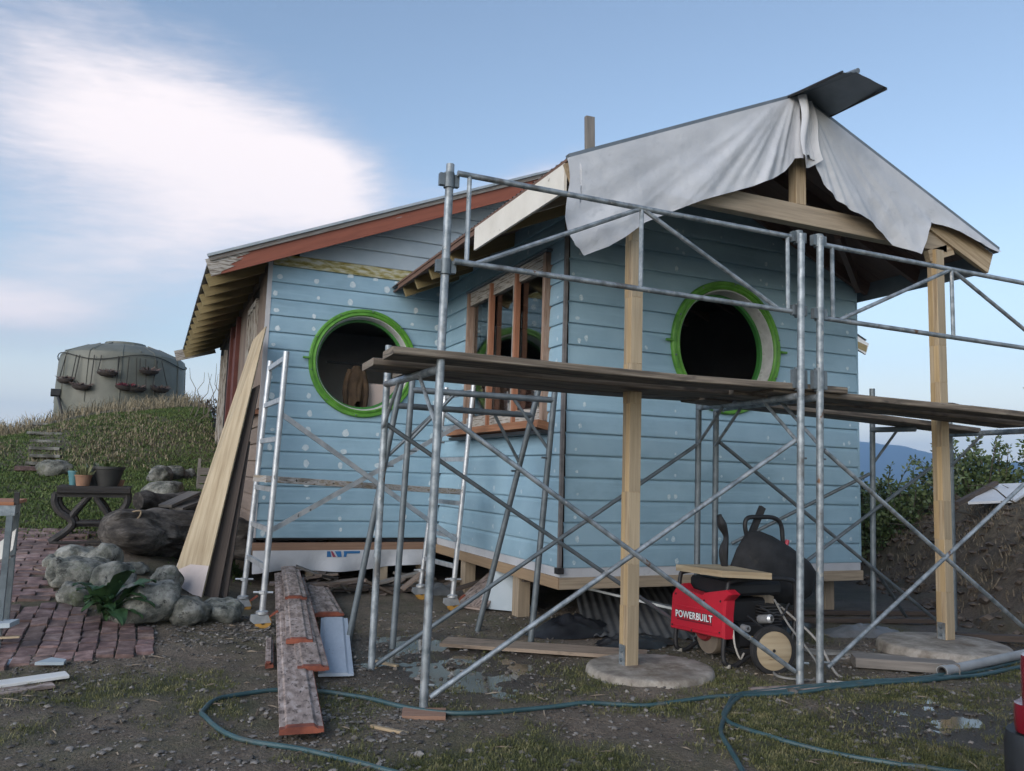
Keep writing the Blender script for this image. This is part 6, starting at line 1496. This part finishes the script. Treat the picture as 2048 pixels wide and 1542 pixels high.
# ------------------------------------------------------------------ steel bench at the left edge
bx = at(25, 1310, Z=.0); bch = thing('steel_bench', 'grey steel workbench corner with orange top at the left edge', 'bench', (-1.3, 6.3, 0))
BX, BY = -.835, 6.40; bz_ = at(28, 1012, Y=BY).z
for (x, y) in ((BX, BY), (BX - 1.0, BY), (BX - .04, BY + .62), (BX - 1.0, BY + .62)):
    a = MB(); a.bar((x, y, 0), (x, y, bz_), .036, .005, up=(0, 1, 0)); l1 = a.build('leg', galvd, bch); MB().bar((x + .018, y + .018, 0), (x + .018, y + .018, bz_ - .0), .005, .036, up=(0, 1, 0)).build('leg_flange', galv, l1)
MB().bar((BX - 1.0, BY - .004, bz_ - .03), (BX + .03, BY - .004, bz_ - .03), .005, .07).build('rail', galv, bch); MB().bar((BX + .022, BY, bz_ - .03), (BX - .02, BY + .62, bz_ - .03), .005, .07).build('rail', galv, bch)
MB().box((BX - .5, BY + .31, bz_ + .015), 1.04, .64, .022).build('bench_top', M('bench_orange', [(.3, (.30, .12, .06)), (.7, (.42, .20, .11))], .8, 3, UVS, 'UV'), bch)
MB().box((BX + .03, BY + .02, bz_ + .05), .03, .04, .08).build('bench_stop', castiron, bch)
MB().prism([(-.98, 6.55, .66), (-.80, 6.5, .84), (-.81, 6.5, .70), (-.96, 6.55, .52)], (.0, .02, 0)).build('paper_sheet', white, label='torn white sheet hanging inside the steel bench', cat='sheet')
MB().bar((-1.1, 6.48, .53), (-.80, 6.45, .66), .10, .015).build('shelf_board', greywood, label='grey board on the shelf of the steel bench', cat='board')
MB().bar((-1.0, 6.42, .22), (-.74, 6.36, .23), .16, .03).build('blue_board', primer, label='pale blue board end on the low shelf of the steel bench', cat='board')
MB().bar((-1.0, 6.36, .14), (-.70, 6.34, .145), .03, .012).build('thin_lath', pine, label='thin wooden lath under the steel bench', cat='lath')
MB().tube(spline([at(36, 1035, Y=9.9), at(50, 1045, Y=9.6) + Vector((0, 0, -.1)), onT(50, 1130) + Vector((0, 0, .01)), onT(65, 1140) + Vector((0, 0, .02)), onT(90, 1150) + Vector((0, 0, .01))][2:], 6), .008, 6).build('twig', flat('twig_tan', (.25, .19, .14), .9), smooth=True, label='bent pale twig lying on the brick path', cat='twig')
# ------------------------------------------------------------------ shrubs above the bank
rp = random.Random(21)
leafm = M('shrub_leaf', [(.36, (.03, .052, .02)), (.5, (.075, .115, .042)), (.65, (.16, .20, .08))], .5, 4.5, vec_rand=False)
stemm = M('shrub_stem', [(.3, (.055, .045, .035)), (.7, (.11, .095, .075))], .9, 9)
def shrub(c, r, h, shoots, label, n_=2600, tall=1.0):
    t = thing('shrub', label, 'shrub', c, 'evergreen shrubs above the bank'); c = Vector(c)
    mb = MB(); st = MB()
    leaf_cloud(mb, c + Vector((0, 0, h * .45)), Vector((r, r * .8, h * .52)), int(n_ * 1.6), .024, .09, rp)
    for q in range(shoots):
        a = rp.random() * 6.28; b0 = c + Vector((math.cos(a) * r * .55 * rp.random(), math.sin(a) * r * .55 * rp.random(), h * .35)); t0 = c + Vector((math.cos(a) * r * rp.uniform(.2, .95), math.sin(a) * r * rp.uniform(.2, .9), h * rp.uniform(.85, 1.25) * tall))
        bend = Vector((rp.gauss(0, .06), rp.gauss(0, .06), 0)); pts = [b0.lerp(t0, k / 6) + bend * math.sin(k / 6 * 3.14) for k in range(7)]
        sm = MB(); sm.tube(pts, [.014 - .0018 * k for k in range(7)], 5); sm.build('stem', stemm, t, smooth=True)
        for k in range(70):
            f = rp.random() ** .8; i = min(5, int(f * 6)); p = pts[i].lerp(pts[i + 1], f * 6 - i); d = (pts[i + 1] - pts[i]).normalized()
            ax = (Vector((rp.gauss(0, 1), rp.gauss(0, 1), rp.gauss(0, .5))) + d * .7).normalized(); sd_ = ax.cross(Vector((rp.gauss(0, 1), rp.gauss(0, 1), rp.gauss(0, 1)))).normalized(); l_ = rp.uniform(.06, .12) * (1.1 - .35 * f); w_ = l_ * .24
            p = p + ax * .02; mb.poly([p, p + ax * l_ * .5 + sd_ * w_, p + ax * l_, p + ax * l_ * .5 - sd_ * w_])
    mb.build('crown', leafm, t, kind='stuff')
    MB().tube([c + Vector((0, 0, -.2)), c + Vector((0, 0, h * .5))], [.05, .02], 7).build('trunk', stemm, t, smooth=True)
shrub((10.6, 9.3, .2), .95, 1.25, 14, 'dark evergreen shrub right beside the blue wall corner')
shrub((11.5, 8.5, .62), .95, 1.25, 22, 'evergreen shrub behind the upright of the right scaffold')
shrub((12.3, 8.1, .5), .8, 1.0, 12, 'evergreen shrub half hidden by the right porch post', 2000)
shrub((12.6, 7.5, 1.0), 1.0, 1.68, 30, 'tall evergreen shrub with upright shoots right of the porch post', 3600, 1.12)
shrub((13.6, 7.5, 1.05), 1.1, 1.82, 34, 'evergreen shrub against the mountains near the right frame edge', 3800, 1.12)
shrub((14.6, 7.4, 1.05), 1.1, 1.7, 28, 'evergreen shrub at the right edge of the frame', 2200)
shrub((10.0, 10.6, .1), .9, 1.2, 10, 'dark shrub deep behind the house corner', 2400)
# brush lying on the bank
for q in range(34):
    x = rp.uniform(8.6, 11.4); y = rp.uniform(6.2, 9.2); d = bank_d(x, y)
    if not (.4 < d < 2.4): continue
    p = Vector((x, y, ground_z(x, y) + .04)); a = rp.random() * 6.28; pts = [p]
    for k in range(4): pts.append(pts[-1] + Vector((math.cos(a) * .16, math.sin(a) * .16, rp.gauss(.03, .06)))); a += rp.gauss(0, .35)
    MB().tube(pts, [.012, .010, .008, .006, .003], 5).build('dead_branch', stemm, label='bare dead branch lying on the overgrown bank', cat='branch', group='dead branches on the bank', origin=p)
# white sheet on the bank
A_ = [at(1936, 1004, X=9.35), at(2030, 1000, X=9.9), at(2085, 964, X=10.9), at(1988, 968, X=10.3)]
mb = MB(); mb.prism(A_, (0, 0, -.03)); mb.build('white_sheet', M('sheet_white', [(.3, (.55, .56, .57)), (.7, (.66, .67, .68))], .5, 4), label='white sheet of board lying on top of the bank', cat='sheet', origin=A_[0])
MB().bar(at(1912, 1008, X=9.2), at(1992, 966, X=10.2), .06, .05).build('dark_plank', darkwood, label='dark plank along the edge of the white sheet', cat='plank')

# ------------------------------------------------------------------ car corner at the right edge
car = thing('parked_car', 'rear corner of a dark vehicle with red tail light at the right edge', 'car', (3.6, 1.8, 0))
fw = Vector((.30, -.954, 0)); rt_ = Vector((.954, .30, 0))    # car points away from the yard: rear faces it
def cp(r_, s_, z): return C0 + rt_ * r_ + fw * s_ + Vector((0, 0, z))
depth_pt = CAMR @ np.array([2002 - CX, 1490 - CY, FPX]) * (2.35 / FPX); C0 = Vector((depth_pt[0], depth_pt[1], 0))
paint = M('car_paint', [(.3, (.018, .018, .02)), (.7, (.025, .025, .028))], .3, 3, coat=.6)
def rr_box(name, mat, r0, r1, s0, s1, z0, z1, rad=.06, parent=car):
    mb = MB(); n_ = 6; prof_ = []
    for (cx_, cy_, a0) in ((r1 - rad, s1 - rad, 0), (r0 + rad, s1 - rad, 90), (r0 + rad, s0 + rad, 180), (r1 - rad, s0 + rad, 270)):
        for k in range(n_ + 1): a = R_(a0 + 90 * k / n_); prof_.append((cx_ + rad * math.cos(a), cy_ + rad * math.sin(a)))
    rg = [[mb.v(cp(r_ + (( (r0 + r1) / 2 - r_) * i_), s_ + (((s0 + s1) / 2 - s_) * i_), z)) for r_, s_ in prof_] for z, i_ in ((z0, .02), (z0 + .02, 0), (z1 - .03, 0), (z1, .015))]
    for A, B in zip(rg, rg[1:]):
        for k in range(len(prof_)): mb.face([A[k], A[(k + 1) % len(prof_)], B[(k + 1) % len(prof_)], B[k]])
    mb.face(rg[0][::-1]); mb.face(rg[-1]); return mb.build(name, mat, parent, smooth=True, sharp=40)
rr_box('rear_bumper', black, -.0, 1.75, -.02, .35, .30, .60, .10)
def inset(z): return max(0, z - .95) * .30
def car_prism(name, prof_, mat, parent=car, r0=.075, r1=1.70):
    mb = MB(); A = [mb.v(cp(r0 + inset(z), s_, z)) for s_, z in prof_]; B = [mb.v(cp(r1 - inset(z), s_, z)) for s_, z in prof_]; n_ = len(prof_)
    mb.face(A); mb.face(B[::-1])
    for k in range(n_): mb.face([A[k], A[(k + 1) % n_], B[(k + 1) % n_], B[k]])
    o = mb.build(name, mat, parent, smooth=True, sharp=30); b_ = o.modifiers.new('bevel', 'BEVEL'); b_.width = .035; b_.segments = 3; b_.limit_method = 'ANGLE'; return o
body = car_prism('body', [(.12, .34), (.05, .62), (.07, .95), (3.0, .95), (3.8, .88), (3.93, .62), (3.88, .34)], paint)
cabin = car_prism('cabin', [(.07, .95), (.30, 1.42), (.6, 1.50), (2.2, 1.48), (3.0, .95)], paint)
cgl = flat('car_glass', (.02, .022, .025), .08)
for k, wq in enumerate((((.36, 1.02), (.46, 1.37), (1.12, 1.41), (1.16, 1.02)), ((1.26, 1.02), (1.22, 1.41), (2.10, 1.40), (2.62, 1.02)))):
    mb = MB(); mb.prism([cp(.075 + inset(z) - .006, s_, z) for s_, z in wq], rt_ * .004); mb.build('side_window', cgl, cabin)
MB().prism([cp(r_, s_ - .012, z) for r_, s_, z in ((.22, .115, 1.02), (1.55, .115, 1.02), (1.47, .285, 1.37), (.30, .285, 1.37))], fw * -.004).build('rear_window', cgl, cabin)
MB().bar(cp(.07, 1.22, .40), cp(.07, 1.22, .94), .006, .004, up=rt_).build('door_gap', black, body)
MB().bar(cp(.065, 1.34, .84), cp(.065, 1.52, .84), .02, .03).build('door_handle', black, body)
tlight = rr_box('tail_light', M('tail_lens', [(.35, (.10, .004, .010)), (.65, (.20, .008, .02))], .2, 4, coat=.5), .022, .26, .015, .30, .605, .685, .05)
rr_box('upper_lens', MATS['tail_lens'], .048, .24, .03, .28, .68, .82, .05, tlight)
rr_box('side_trim', white, -.016, .03, .06, .9, .30, .56, .014)
for (r_, s_) in ((.12, .75), (.12, 3.1), (1.62, .75), (1.62, 3.1)):
    MB().lathe([(.0001, -.09), (.20, -.09), (.30, -.08), (.32, -.03), (.32, .05), (.30, .09), (.0001, .09)], cp(r_, s_, .31), rt_, 28).build('wheel', MATS['tyre_rubber'], car, smooth=True)
